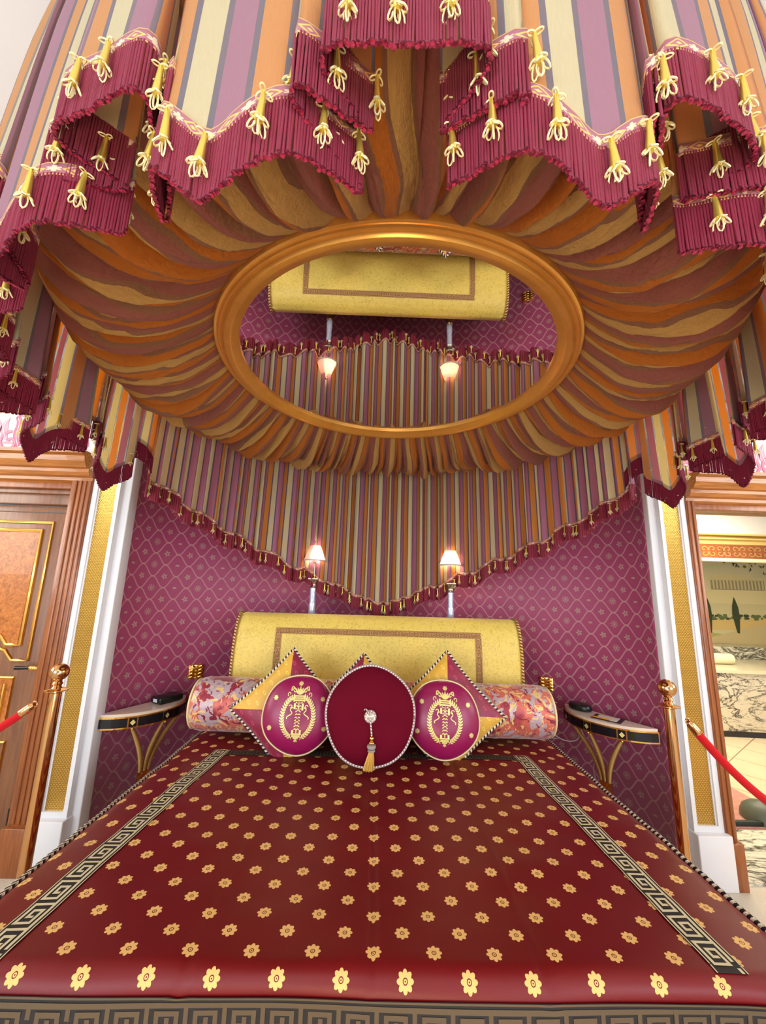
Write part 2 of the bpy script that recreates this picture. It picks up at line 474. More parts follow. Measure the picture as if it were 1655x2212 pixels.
for s in (-1, 1):
    sh = .112 if s < 0 else 0
    def X(a, b): return (min(s*a, s*b)+sh, max(s*a, s*b)+sh)
    TW = 2.108 if s < 0 else 2.035
    ztop = 2.62
    # front wall: beside and above the doorways
    q = MB()
    q.box(*X(3.12, 4.3), 2.56, 2.66, 0, 2.36); q.box(*X(1.765, 4.3), 2.56, 2.66, 2.36, ZC)
    q.box(*X(1.765, 2.02), 2.57, 2.66, 0, 2.36)
    struct(q.obj('wall_front_'+('left' if s < 0 else 'right'), IVORY, smooth=False))
    # pilaster with gold scale panel
    trim((*X(1.752, 1.81), 2.515, 2.60, .0, ztop), WHITEP, .006)
    q = MB(); q.box(*X(1.803, 1.97), 2.50, 2.60, 0, ztop)
    for a, b in ((1.80, 1.822), (1.942, 1.975)): q.box(*X(a, b), 2.478, 2.52, .30, ztop)
    for a, b in ((1.822, 1.83), (1.934, 1.942)): q.box(*X(a, b), 2.488, 2.52, .30, ztop)
    q.box(*X(1.80, 1.975), 2.478, 2.52, .27, .30)
    o = q.obj('trim_%d' % TN[0], WHITEP, smooth=False); struct(o); TN[0] += 1
    trim((*X(1.79, 1.985), 2.44, 2.60, 0, .27), WHITEP, .006)
    q = MB(); q.box(*X(1.83, 1.934), 2.493, 2.503, .30, ztop-.02); struct(q.obj('trim_%d' % TN[0], SCALES, smooth=False)); TN[0] += 1
    # wooden architrave: fluted jamb, base block
    q = MB(); q.box(*X(1.972, TW), 2.47, 2.66, .22, 2.2)
    k = 0
    while 1.996+.030*k < TW: q.box(*X(1.978+.030*k, 1.996+.030*k), 2.463, 2.48, .24, 2.18); k += 1
    struct(q.obj('trim_%d' % TN[0], WOOD, bevel=.004)); TN[0] += 1
    trim((*X(1.962, TW+.012), 2.445, 2.66, 0, .23), WOOD, .005)
    # far jamb
    trim((*X(3.05, 3.15), 2.47, 2.66, 0, 2.2), WOOD)
    # stepped cornice over the doorway
    prof = [(2.165, 2.50), (2.18, 2.47), (2.20, 2.47), (2.205, 2.44), (2.225, 2.425), (2.245, 2.425), (2.25, 2.40), (2.285, 2.375), (2.315, 2.37), (2.325, 2.34), (2.345, 2.335), (2.35, 2.40)]
    q = MB(); x0, x1 = X(1.98, 3.25)
    v = []
    for z, y in prof: v += [(x0, y, z), (x1, y, z)]
    v += [(x0, 2.57, 2.35), (x1, 2.57, 2.35), (x0, 2.57, 2.165), (x1, 2.57, 2.165)]
    n = len(v)//2
    f = [(2*i, 2*i+1, (2*i+3) % (2*n), (2*i+2) % (2*n)) for i in range(n)]
    f += [tuple(range(0, 2*n, 2)), tuple(range(2*n-1, 0, -2))]
    q.add(v, f); struct(q.obj('trim_%d' % TN[0], WOODH, smooth=False)); TN[0] += 1
    # lintel soffit
    trim((*X(2.03, 3.1), 2.50, 2.66, 2.13, 2.17), WOOD)
    # frieze: white band with rose scrolls, gold fillets
    trim((*X(1.98, 4.2), 2.535, 2.565, 2.35, 2.67), WHITEP, 0)
    trim((*X(1.98, 4.2), 2.52, 2.56, 2.352, 2.372), GOLD, .004)
    trim((*X(1.98, 4.2), 2.52, 2.56, 2.65, 2.668), GOLD, .004)
    trim((*X(1.98, 4.2), 2.46, 2.56, 2.69, 2.73), WHITEP, .01)
    trim((*X(1.98, 4.2), 2.41, 2.56, 2.74, 2.765), GOLD, .006)
    trim((*X(1.98, 4.2), 2.36, 2.56, 2.78, 2.83), WHITEP, .012)
    trim((*X(1.98, 4.2), 2.32, 2.56, 2.845, 2.865), GOLD, .006)
    trim((*X(1.98, 4.2), 2.22, 2.56, 2.88, 3.0), WHITEP, .02)
    q = MB()
    def ribbon(pts, w, y, m=0):
        v = []; 
        for k, p in enumerate(pts):
            a = pts[max(0, k-1)]; b = pts[min(len(pts)-1, k+1)]
            dx, dz = b[0]-a[0], b[1]-a[1]; L = math.hypot(dx, dz) or 1
            ww = w[k] if isinstance(w, list) else w
            nx, nz = -dz/L*ww/2, dx/L*ww/2
            v += [(p[0]+nx, y, p[1]+nz), (p[0]-nx, y, p[1]-nz)]
        q.add(v, [(2*k, 2*k+1, 2*k+3, 2*k+2) for k in range(len(pts)-1)], m)
    for c in [2.13+.30*k for k in range(7)]:
        cx = s*c
        for h in (-1, 1):
            sp = [(cx+h*(.075+math.cos(a)*(.062-.0085*a)), 2.445+math.sin(a)*-(.062-.0085*a)) for a in [i*.3-1.6 for i in range(26)]]
            ribbon(sp, .02, 2.532, 0); ribbon(sp, .006, 2.5315, 1)
            st = [(cx+h*(.012+.06*t*t+.02*math.sin(t*5)), 2.42+.20*t) for t in [i/12 for i in range(13)]]
            ribbon(st, [.045*(1-.4*abs(i/6-1))+.004 for i in range(13)], 2.5325, 0); ribbon(st, .005, 2.5312, 2)
            hd = [(cx+h*(.03+.028*math.cos(a)), 2.615+.022*math.sin(a)) for a in [i*.5 for i in range(14)]]
            ribbon(hd, .014, 2.532, 0)
            lf = [(cx+h*(.10+.03*math.sin(t*3)), 2.46+.16*t) for t in [i/10 for i in range(11)]]
            ribbon(lf, [.05*math.sin(PI*min(1, .1+i/11)) for i in range(11)], 2.5328, 1); ribbon(lf, .004, 2.5312, 2)
        ribbon([(cx-.15, 2.44), (cx+.15, 2.44)], .016, 2.533, 1)
        ribbon([(cx-.15, 2.393), (cx, 2.40), (cx+.15, 2.393)], .02, 2.5325, 0)
    struct(q.obj('trim_%d' % TN[0], [PINK, ROSE, WHITEP], smooth=False)); TN[0] += 1

# ---- door_1 on the left (closed) -------------------------------------------
door = bpy.data.objects.new('door_1', None); C.objects.link(door); door.location = (-2.56, 2.60, 0); struct(door)
q = MB(); q.box(-3.06, -1.99, 2.60, 2.645, .005, 2.03); q.obj('door_leaf', WOODD, door, bevel=.003)
q = MB(); q.box(-3.06, -1.99, 2.56, 2.65, 2.035, 2.13); q.box(-3.06, -1.99, 2.53, 2.65, 2.10, 2.13); q.obj('door_head', WOODD, door, bevel=.004)
q = MB()
for b in ((-3.0, -2.05, 1.985, 1.991), (-3.0, -2.994, .15, 1.99), (-2.056, -2.05, .15, 1.99), (-2.10, -2.05, .145, .151), (-2.106, -2.10, .145, .25)):
    q.box(b[0], b[1], 2.597, 2.602, b[2], b[3])
q.obj('inlay_line', INLAY, door, smooth=False)
def molding(name, pts, r, parent, y=2.596, closed=True):
    m = MB(); m.tube([(x, y, z) for x, z in pts], r, 8, closed=closed, ref=(0, 1, 0)); return m.obj(name, GOLD, parent)
def panel_outline(x0, x1, z0, z1, drop):
    xs = [x0+(x1-x0)*i/16 for i in range(17)]
    bot = [(x, z0-drop*math.sin(PI*i/16)*-1 if 3 <= i <= 13 else z0) for i, x in enumerate(xs)]
    return [(x0, z1), (x0, (z0+z1)/2)]+bot+[(x1, (z0+z1)/2), (x1, z1)]
molding('gold_molding', panel_outline(-2.95, -2.16, 1.06, 1.92, .10), .011, door)
molding('gold_molding', panel_outline(-2.88, -2.225, 1.15, 1.865, .09), .014, door)
q = MB(); po = panel_outline(-2.88, -2.225, 1.15, 1.865, .09)
q.add([(x, 2.594, z) for x, z in po], [tuple(range(len(po)))]); q.obj('burl_panel', BURL, door, smooth=False)
molding('gold_molding', [(-2.84, .70), (-2.22, .70), (-2.22, .96), (-2.84, .96)], .008, door)
q = MB(); q.box(-2.84, -2.22, 2.594, 2.60, .70, .96); q.obj('burl_panel', BURL, door, smooth=False)
q = MB()
for k in range(6):
    x = -2.265-.052*k
    q.tube([(x, 2.592, .735), (x, 2.592, .925)], .011, 8)
q.obj('gold_fluting', GOLD, door)
q = MB(); q.tube([(-2.55+.13*math.cos(a), 2.592, 1.05+.09*math.sin(a)) for a in [i*PI/12 for i in range(24)]], .013, 8, closed=True, ref=(0, 1, 0)); q.obj('gold_medallion', GOLD, door)
molding('gold_molding', [(-2.95, .12), (-2.20, .12), (-2.20, .60), (-2.95, .60)], .010, door)
molding('gold_molding', [(-2.88, .18), (-2.27, .18), (-2.27, .54), (-2.88, .54)], .010, door)
q = MB(); q.box(-2.046, -2.016, 2.575, 2.60, .90, 1.12); q.box(-2.050, -2.012, 2.572, 2.60, 1.10, 1.13); q.box(-2.050, -2.012, 2.572, 2.60, .885, .905)
q.tube([(-2.031, 2.58, 1.03), (-2.031, 2.535, 1.03)], .010, 10); q.tube([(-2.028, 2.535, 1.03), (-2.088, 2.535, 1.03)], [.012, .013], 10)
for k in range(3): q.ball((-2.053-.012*k, 2.535, 1.03), .015)
h = q.obj('door_handle', GOLD, door, bevel=.002)
q = MB(); q.tube([(-2.088, 2.535, 1.03), (-2.173, 2.535, 1.028)], [.009, .012], 10); q.obj('handle_grip', BLACKG, h)

# ---- bathroom seen through the right doorway ----------------------------------
sbox('wall_bathroom_back', (2.2, 7.2, 6.2, 6.3, 0, 2.75), IVORY)
sbox('wall_bathroom_right', (7.1, 7.2, 2.6, 6.2, 0, 2.75), IVORY)
sbox('wall_bathroom_left', (2.0, 2.06, 2.68, 6.2, 0, 2.75), IVORY)
sbox('ceiling_bathroom', (2.0, 7.2, 2.66, 6.3, 2.66, 2.74), plain('bathroom_ceiling_paint', (222, 212, 180), .7))
q = MB(); q.box(2.06, 7.1, 4.95, 5.05, 2.25, 2.36); q.box(2.06, 7.1, 4.90, 5.05, 2.31, 2.33); q.box(2.06, 7.1, 4.86, 5.05, 2.36, 2.38)
struct(q.obj('trim_41', plain('ivory_gilt', (226, 196, 120), .4), bevel=.006))
sbox('trim_42', (2.06, 7.1, 4.93, 5.05, 2.38, 2.66), CEILW)
sbox('trim_43', (2.06, 7.1, 4.94, 5.02, 2.07, 2.25), WOOD)
q = MB(); 
def rib2(pts, w, y):
    global q
    v = []
    for k, p in enumerate(pts):
        a = pts[max(0, k-1)]; b = pts[min(len(pts)-1, k+1)]; dx, dz = b[0]-a[0], b[1]-a[1]; L = math.hypot(dx, dz) or 1
        v += [(p[0]-dz/L*w/2, y, p[1]+dx/L*w/2), (p[0]+dz/L*w/2, y, p[1]-dx/L*w/2)]
    q.add(v, [(2*k, 2*k+1, 2*k+3, 2*k+2) for k in range(len(pts)-1)])
for k in range(16):
    c = 3.7+.2*k
    for h in (-1, 1):
        for g in (-1, 1):
            rib2([(c+h*(.05+(.045-.006*a)*math.cos(a)), 2.16+g*(.03+(.034-.0045*a)*math.sin(a))) for a in [i*.4-.6 for i in range(15)]], .009, 4.936)
struct(q.obj('trim_44', plain('frieze_gilt', (190, 150, 84), .4), smooth=False))
sbox('trim_45', (2.06, 7.1, 4.90, 5.02, 2.03, 2.07), IVORY)

# tub surround
t = thing('bathtub', 'built-in bathtub with black-veined marble front below the garden mural', 'bathtub', (4.6, 5.5, 0))
q = MB()
fr = [(3.2+3.6*i/20, 4.98+.10*math.sin(PI*i/20*1.0)*-1-.05*i/20) for i in range(21)]
v = []; f = []
for x, y in fr: v += [(x, y, .06), (x, y, .70), (x, 5.75, .70), (x, 5.75, .06)]
for i in range(20):
    for a, b in ((0, 1), (1, 2), (2, 3), (3, 0)): f.append((4*i+a, 4*i+b, 4*i+4+b, 4*i+4+a))
f += [(3, 2, 1, 0), (80, 81, 82, 83)]
q.add(v, f); q.obj('marble_front', MARBLE, t, smooth=False)
q = MB(); v = []; f = []
for x, y in fr: v += [(x, y-.02, .70), (x, y-.02, .735), (x, 5.75, .735), (x, 5.75, .70)]
for i in range(20):
    for a, b in ((0, 1), (1, 2), (2, 3), (3, 0)): f.append((4*i+a, 4*i+b, 4*i+4+b, 4*i+4+a))
q.add(v, f); q.obj('rim', plain('cream_marble', (222, 212, 180), .15), t, smooth=False)
q = MB(); v = []
for x, y in fr: v += [(x, y-.005, .0), (x, y-.005, .06)]
q.add(v, [(2*i, 2*i+1, 2*i+3, 2*i+2) for i in range(20)]); q.obj('plinth', INLAY, t, smooth=False)
q = MB(); q.box(3.2, 6.8, 5.76, 6.185, 0, .90); q.obj('marble_ledge', MARBLEB, t, smooth=False)
tw = MB(); tw.tube([(3.7, 5.3, .803), (4.62, 5.3, .803)], .065, 16); tag(tw.obj('rolled_towel', plain('towel_cloth', (232, 224, 192), .95)), 'cream rolled bolster towel lying on the bathtub rim', 'towel')
for k, (x, lab) in enumerate(((4.35, 'small clear bottle with teal cap on tub ledge, leftmost of three'), (4.52, 'small clear bottle with white cap on tub ledge, middle of three'), (4.68, 'small clear bottle with teal cap on tub ledge, rightmost of three'))):
    b = thing('toiletry_bottle', lab, 'bottle', (x, 5.95, .9), 'toiletry bottles on the tub ledge')
    q = MB(); q.lathe([(.02, 0), (.022, .01), (.022, .06), (.012, .075)], (x, 5.95, .9), 12); q.obj('body', plain('clear_plastic', (206, 224, 212), .2), b)
    q = MB(); q.lathe([(.012, .075), (.012, .095)], (x, 5.95, .9), 12); q.obj('cap', plain('cap_plastic', (110, 190, 170) if k != 1 else (236, 236, 230), .4), b)
tag(MB().box(1.98+.12, 3.0, 3.04, 3.62, .0, .016).obj('bath_rug', RUG), 'pink and tan patterned rug on the bathroom floor inside the right doorway', 'rug')
q = MB(); q.add([(2.02, 2.30, .004), (2.7, 2.36, .004), (2.9, 1.6, .004), (2.5, 1.5, .004)], [(0, 1, 2, 3)])
q = MB()
bx = [(1.93, 2.16), (2.5, 2.16), (2.5, 1.5), (2.3, 1.5)]
q.add([(x, y, .001) for x, y in bx]+[(x, y, .008) for x, y in bx], [(4, 5, 6, 7), (0, 1, 5, 4), (1, 2, 6, 5), (2, 3, 7, 6), (3, 0, 4, 7)])
c_ = [(2.02, 2.12), (2.45, 2.12), (2.45, 1.6), (2.33, 1.6)]
q.add([(x, y, .0085) for x, y in c_], [(0, 1, 2, 3)], 1)
c_ = [(2.09, 2.09), (2.36, 2.09), (2.38, 1.75), (2.33, 1.72)]
q.add([(x, y, .009) for x, y in c_], [(0, 1, 2, 3)], 2)
tag(q.obj('bordered_rug', [plain('rug_rust', (176, 110, 70), .9), plain('rug_yellow', (226, 190, 104), .9), plain('rug_cream', (218, 200, 160), .9)], smooth=False), 'rug corner with yellow and rust border on the carpet right of the bed', 'rug')

t = thing('door_stop', 'low dark green rounded object on the pink rug beside the marble threshold', 'door stop', (2.75, 3.09, .016))
q = MB(); q.box(2.42, 2.72, 3.045, 3.075, .016, .045); q.obj('base_bar', plain('dark_green_rubber', (28, 40, 34), .6), t, bevel=.004)
q = MB(); q.lathe([(.13, .016), (.128, .05), (.11, .09), (.07, .12), (.0, .135)], (2.80, 3.14, 0), 28); q.obj('dome', plain('grey_green_cover', (84, 92, 78), .5), t)
# mural
m = Mat('mural_sky'); x, y, z = m.ob(); m.set(m.mix(m.noise(2, 3)*.5+(z*-1+2.3)*1.2, (150, 156, 158), (226, 220, 184)), .5); MSKY = m.m
mt = [MSKY]+[plain('mural_'+n, c, .6) for n, c in (('cream', (232, 222, 176)), ('temple', (212, 204, 162)), ('temple_shade', (158, 152, 128)), ('tree', (58, 72, 48)), ('hedge', (104, 120, 76)), ('wall', (226, 196, 128)), ('lawn', (186, 182, 112)), ('hill', (220, 212, 168)), ('path', (214, 196, 148)))]
q = MB(); Y0 = 6.195
def poly(p, k, d):
    q.add([(a, Y0-d*.0012, b) for a, b in p], [tuple(range(len(p)))], k)
poly([(3.4, .9), (7.05, .9), (7.05, 2.3), (3.4, 2.3)], 0, 1)
poly([(3.4, .9), (7.05, .9), (7.05, 1.60)]+[(6.6-.32*i, 1.64+.06*math.sin(i*1.3)) for i in range(11)], 8, 2)
poly([(5.2, 1.50), (6.5, 1.50), (6.3, 1.72), (5.3, 1.72), (5.1, 1.60)], 1, 3)
poly([(5.2, 1.885), (5.5, 1.955), (6.15, 1.89), (6.15, 1.865), (5.2, 1.855)], 2, 4)
poly([(5.24, 1.865), (6.1, 1.875), (6.1, 1.71), (5.24, 1.71)], 3, 3.5)
for i in range(15): x = 5.27+.056*i; poly([(x, 1.86), (x+.028, 1.86), (x+.028, 1.72), (x, 1.72)], 2, 4.5)
poly([(3.4, 1.10), (3.4, 1.28), (5.3, 1.26), (7.05, 1.36), (7.05, 1.1)], 6, 4)
rr = random.Random(3)
for i in range(90):
    x = 4.6+2.4*rr.random(); z = 1.24+.08*rr.random()+(x-4.2)*.012; r = .022+.02*rr.random()
    poly([(x+r*math.cos(a)*1.3, z+r*math.sin(a)*.7) for a in [j*PI/3+rr.random() for j in range(6)]], 5 if i % 3 else 4, 5+i*.01)
poly([(3.4, .9), (3.4, 1.14), (4.9, 1.10), (5.4, 1.02), (5.8, .9)], 7, 6.2)
poly([(5.0, .95), (5.9, 1.18), (7.05, 1.26), (7.05, .9), (4.9, .9)], 9, 6.4)
for x, h in ((5.14, 1), (5.575, 1), (6.17, 1)):
    poly([(x-.018, 1.06), (x-.04, 1.2), (x-.06, 1.34), (x-.045, 1.46), (x-.018, 1.55), (x, 1.60), (x+.02, 1.55), (x+.05, 1.44), (x+.055, 1.3), (x+.035, 1.15), (x+.02, 1.05)], 4, 7)
for i in range(60):
    x = 5.45+1.0*rr.random(); z = 2.19-.3*rr.random()**2*(x-5.3); a0 = rr.random()*6
    poly([(x+.03*math.cos(a0), z+.03*math.sin(a0)), (x+.01*math.cos(a0+1.6), z+.01*math.sin(a0+1.6)), (x-.03*math.cos(a0), z-.03*math.sin(a0)), (x+.01*math.cos(a0-1.6), z+.01*math.sin(a0-1.6))], 4, 7.2)
tag(q.obj('garden_mural', mt, smooth=False), 'painted mural of a columned temple, cypresses and hedges above the bathtub', 'mural')
for nm, x, y, z, lab in (('recessed_spotlight', 2.92, 3.6, 2.655, 'round recessed spotlight in the bathroom ceiling nearest the doorway'), ('recessed_spotlight', 4.75, 5.6, 2.655, 'round recessed spotlight above the bathtub mural')):
    r = thing(nm, lab, 'ceiling light', (x, y, z), 'bathroom ceiling spotlights')
    q = MB(); q.lathe([(.07, .002), (.072, -.006), (.055, -.008), (.05, .0)], (x, y, z), 24); q.obj('ring', CEILW, r)
    q = MB(); q.lathe([(.05, -.003), (0, -.003)], (x, y, z), 24); q.obj('lens', SPOT, r)

# ================================================================== CANOPY
KX, KY, KA, KB = .02, 1.735, 1.41, 1.352
def ring(ph, dr=0):
    a = math.radians(ph)
    return KX+(KA+dr)*math.sin(a), KY-(KB+dr)*math.cos(a)
def catmull(P, step):
    out = []
    for i in range(len(P)-1):
        p0 = P[max(0, i-1)]; p1 = P[i]; p2 = P[i+1]; p3 = P[min(len(P)-1, i+2)]
        n = max(2, int(math.dist(p1, p2)/step))
        for k in range(n):
            t = k/n
            out.append(tuple(.5*((2*b)+(-a+c)*t+(2*a-5*b+4*c-d)*t*t+(-a+3*b-3*c+d)*t**3) for a, b, c, d in zip(p0, p1, p2, p3)))
    out.append(P[-1]); return out
def resample(P, step):
    D = [0]
    for a, b in zip(P, P[1:]): D.append(D[-1]+math.hypot(b[0]-a[0], b[1]-a[1]))
    n = int(D[-1]/step); out = []; j = 0
    for k in range(n+1):
        d = D[-1]*k/n
        while j < len(P)-2 and D[j+1] < d: j += 1
        t = (d-D[j])/max(1e-9, D[j+1]-D[j])
        out.append(tuple(a+(b-a)*t for a, b in zip(P[j], P[j+1])))
    return out, D[-1]
VC = [-97, -78, -61.5, -45, -28.5, -11.5, 8.6, 26, 43.5, 61, 79, 96]
FR = .092
def zh(ph): return 2.225+FR-.02*min(1, abs(ph)/60)
def zl(ph): return 2.02+FR-.03*min(1, abs(ph)/60)
pts = []
rv = random.Random(11)
def P(ph, dr, z):
    x, y = ring(ph, dr); pts.append((x, y, z))
def cascade(pf, pv, hz, lz):
    """hem folding back on itself between a high flat and a low point; pf flat end, pv point end"""
    s = 1 if pv > pf else -1
    return [(pf, .0, hz), (pf-2.4*s, -.070, hz-.028), (pf+1.7*s, .006, hz-.055), (pf-1.9*s, -.088, hz-.10), (pv, -.014, lz+.078)]
P(-108, -.01, zh(100)-.05); P(-106, 0, zh(100)); P(-102.5, .0, zh(100))
for i, c in enumerate(VC):
    half_l = (c-VC[i-1])/2 if i else 8.6
    half_r = (VC[i+1]-c)/2 if i < len(VC)-1 else 8.2
    # incoming cascade (flat on the left of this point)
    fl = c-half_l
    if i: 
        w = half_l*.43
        for ph, dr, z in cascade(fl+w, c-4.1, zh(c), zl(c)): P(ph+rv.uniform(-.25, .25), dr+rv.uniform(-.008, .008), z+rv.uniform(-.006, .006))
    else:
        P(c-4.3, -.05, zl(c)+.1); P(c-4.0, 0, zl(c)+.07)
    P(c-1.9, .004, zl(c)+.034); P(c, .002, zl(c)-.004); P(c+1.9, .004, zl(c)+.034)
    fr_ = c+half_r
    if i < len(VC)-1:
        w = half_r*.43
        for ph, dr, z in reversed(cascade(fr_-w, c+4.1, zh(c), zl(c))): P(ph+rv.uniform(-.25, .25), dr+rv.uniform(-.008, .008), z+rv.uniform(-.006, .006))
        P(fr_, .012, zh(c)-.004)
P(100, 0, zl(96)+.07); P(100.3, -.05, zl(96)+.1); P(101.5, 0, zh(100)); P(105, 0, zh(100)); P(107, -.01, zh(100)-.05)
HEM, HL = resample(catmull(pts, .02), .010)
ZT = 3.115
def top_of(p):
    dx, dy = p[0]-KX, p[1]-KY; r = math.hypot(dx/KA, dy/KB); a = math.atan2(dx, -dy)
    # folds are half as deep at the heading, which sits slightly inside the hem
    k = (1-.45*(1-r)-(1-r)*.0)
    k = (.962+(r-1)*.45)/r
    return KX+dx*k, KY+dy*k
valance = thing('canopy_valance', 'striped silk valance with tasselled crimson fringe hanging round front and sides of canopy', 'valance', (KX, KY, ZT))
q = MB(); nv = 14
def vfn(i, t):
    p = HEM[i]; tx, ty = top_of(p)
    s_ = t**.9
    b = .010*math.sin(PI*t)
    x = p[0]+(tx-p[0])*s_; y = p[1]+(ty-p[1])*s_
    nx, ny = p[0]-KX, p[1]-KY; L = math.hypot(nx, ny)
    w = .004*math.sin(i*.35+3*math.sin(i*.05))*(1-abs(2*t-1))
    return x+nx/L*(b+w), y+ny/L*(b+w), p[2]+(ZT-p[2])*t
n = len(HEM)-1; st = HL/n
q.grid(lambda a, b: vfn(round(a*n), b), n, nv, uv=lambda a, b: (a*HL+.052, b))
q.obj('striped_fabric', STRIPE, valance, angle=180)
def hem_normals(H):
    N_ = []
    for k in range(len(H)):
        a = H[max(0, k-1)]; b = H[min(len(H)-1, k+1)]
        dx, dy = b[0]-a[0], b[1]-a[1]; L = math.hypot(dx, dy) or 1
        N_.append((dy/L, -dx/L))
    return N_
HN = hem_normals(HEM)
def braid_and_fringe(H, HN, off, wid, parent, fr, cords, FL, step, rad, rng):
    q = MB(); n = len(H)-1
    def f(a, b):
        i = round(a*n); p = H[i]; m_ = HN[i]; return p[0]+m_[0]*off, p[1]+m_[1]*off, p[2]-.004+b*wid
    q.grid(f, n, 1, uv=lambda a, b: (a*FL, b)); q.obj('braid_trim', BRAID, parent, solid=.0015)
    # cords
    q = MB(); d = 0; k = 0; j = 0
    D = [0]
    for a, b in zip(H, H[1:]): D.append(D[-1]+math.dist(a[:2], b[:2]))
    u = 0
    while u < D[-1]:
        while j < n-1 and D[j+1] < u: j += 1
        t = (u-D[j])/max(1e-9, D[j+1]-D[j]); p = [a+(b-a)*t for a, b in zip(H[j], H[j+1])]; m_ = HN[j]
        L = fr*(1+rng.uniform(-.03, .03)); jx, jy = rng.uniform(-1, 1)*rad*.55, rng.uniform(-1, 1)*rad*.55
        o2 = off*.8
        x, y, z = p[0]+m_[0]*o2, p[1]+m_[1]*o2, p[2]
        ns = 5 if cords else 3
        v = []; uu = []
        for (zz, rr, jj) in ((0, 1, 0), (-L*.5, 1, .4), (-L*.93, 1.0, 1), (-L, 1.6, 1.2)) if cords else ((0, 1, 0), (-L, 1.3, 1)):
            for i in range(ns):
                a = 2*PI*i/ns+k
                v.append((x+rad*rr*math.cos(a)+jx*jj, y+rad*rr*math.sin(a)+jy*jj, z+zz)); uu.append((zz, i/ns))
        R_ = len(v)//ns
        f_ = [(r*ns+i, (r+1)*ns+i, (r+1)*ns+(i+1) % ns, r*ns+(i+1) % ns) for r in range(R_-1) for i in range(ns)]
        f_.append(tuple((R_-1)*ns+i for i in range(ns)))
        q.add(v, f_, 0, uu); u += step*rng.uniform(.93, 1.07); k += 1
    o = q.obj('fringe', CORD if cords else FRINGE, parent, angle=80)
    return D
D = braid_and_fringe(HEM, HN, .004, .024, valance, FR, True, HL, .0040, .00235, random.Random(5))
# tassel prototype
def tassel_mesh(sc):
    q = MB(); n = 10; mm = 0
    q.lathe([(.0, .0), (.0035, -.002), (.003, -.006), (.0036, -.010), (.0064, -.044), (.0068, -.048), (.0045, -.051), (.0, -.052)], (0, 0, 0), n)
    def loop(base, d, L, w):
        d = Vector(d).normalized(); s_ = d.cross(Vector((0, 0, 1))).normalized()
        q.tube([Vector(base)+d*(L/2-L/2*math.cos(a))+s_*(w*math.sin(a)) for a in [i*PI/5 for i in range(10)]], .0013, 4, closed=True, m=1)
    for k in range(6):
        a = k*PI/3; loop((.003*math.cos(a), .003*math.sin(a), -.046), (math.cos(a)*.55, math.sin(a)*.55, -1 if k % 2 else -.6), .020 if k % 2 else .014, .0042)
    loop((0, 0, -.046), (0.05, 0, -1), .026, .004)
    for k in range(3):
        a = k*2*PI/3+.5; loop((0, 0, -.002), (math.cos(a), math.sin(a), -.25), .012, .003)
    q.v = [(x*sc, y*sc, z*sc) for x, y, z in q.v]
    return q
TAS = None
def place_tassel(proto, parent, loc, rz, nm='tassel'):
    o = proto.copy(); C.objects.link(o); o.name = nm
    o.parent = parent; o.matrix_parent_inverse = parent.matrix_basis.inverted()
    o.location = loc; o.rotation_euler = (rng_t.uniform(-.06, .06), rng_t.uniform(-.06, .06), rz)
    return o
rng_t = random.Random(2)
proto = None; u = .03; j = 0; cnt = 0
while u < D[-1]-.02:
    while j < len(HEM)-2 and D[j+1] < u: j += 1
    p = HEM[j]; m_ = HN[j]
    ph = abs(math.degrees(math.atan2(p[0]-KX, KY-p[1])))
    loc = (p[0]+m_[0]*.013, p[1]+m_[1]*.013, p[2]+.002)
    if ph >= 43: u += .05; continue
    if proto is None:
        proto = tassel_mesh(.98).obj('tassel', [CONEG, LOOPC], valance); proto.location = loc; proto.matrix_parent_inverse = valance.matrix_basis.inverted()
    else: place_tassel(proto, valance, loc, rng_t.uniform(0, 6))
    cnt += 1
    u += .066
# the small tassels round the sides of the canopy, between the individual ones
q = MB(); u = .03; j = 0
while u < D[-1]-.02:
    while j < len(HEM)-2 and D[j+1] < u: j += 1
    p = HEM[j]; m_ = HN[j]; ph = abs(math.degrees(math.atan2(p[0]-KX, KY-p[1])))
    if ph >= 43:
        tm = tassel_mesh(.98); T = Matrix.Translation((p[0]+m_[0]*.013, p[1]+m_[1]*.013, p[2]+.002)) @ Matrix.Rotation(u*7, 4, 'Z')
        q.v += [tuple(T @ Vector(a)) for a in tm.v]; b0 = len(q.u); q.u += tm.u; q.f += [tuple(b0+i for i in f) for f in tm.f]; q.m += tm.m
    u += .075
q.obj('tassel_row', [CONEG, LOOPC], valance)['kind'] = 'stuff'

# back curtain hanging behind the bed
curt = thing('bed_curtain', 'long pleated striped curtain with crimson tassel fringe hanging behind the bed', 'curtain', (KX, KY+KB, 2.9))
cp = []; rc = random.Random(4); ph = 105.2; k = 0
while ph < 254.6:
    dl = abs(ph-180)
    z = 1.362+FR*.9+.0098*max(0, dl-2)+.02*math.sin(dl*.6)*min(1, dl/20)
    amp = .018+.022*rc.random()
    cp.append((ph, (amp if k % 2 else -amp), z+(.010 if k % 2 else -.008))); ph += rc.choice((.7, 1.3, 1.9, 2.6)); k += 1
CP = [(*ring(a, r), z) for a, r, z in cp]
CH, CL = resample(catmull(CP, .02), .010)
CH = [(x, y, z) for x, y, z in CH][::-1]
q = MB(); n = len(CH)-1
def cf(a, b):
    p = CH[round(a*n)]; dx, dy = p[0]-KX, p[1]-KY
    r = math.hypot(dx/KA, dy/KB); kk = 1+(1/r-1)*.4*b-.03*b
    return KX+dx*kk, KY+dy*kk, p[2]+(ZT-p[2])*b
q.grid(cf, n, 10, uv=lambda a, b: (a*CL, b)); q.obj('striped_fabric', STRIPE_LINED, curt, angle=180)
CN = [(-a, -b) for a, b in hem_normals(CH)]
if (CN[len(CN)//2][1] > 0): CN = [(-a, -b) for a, b in CN]
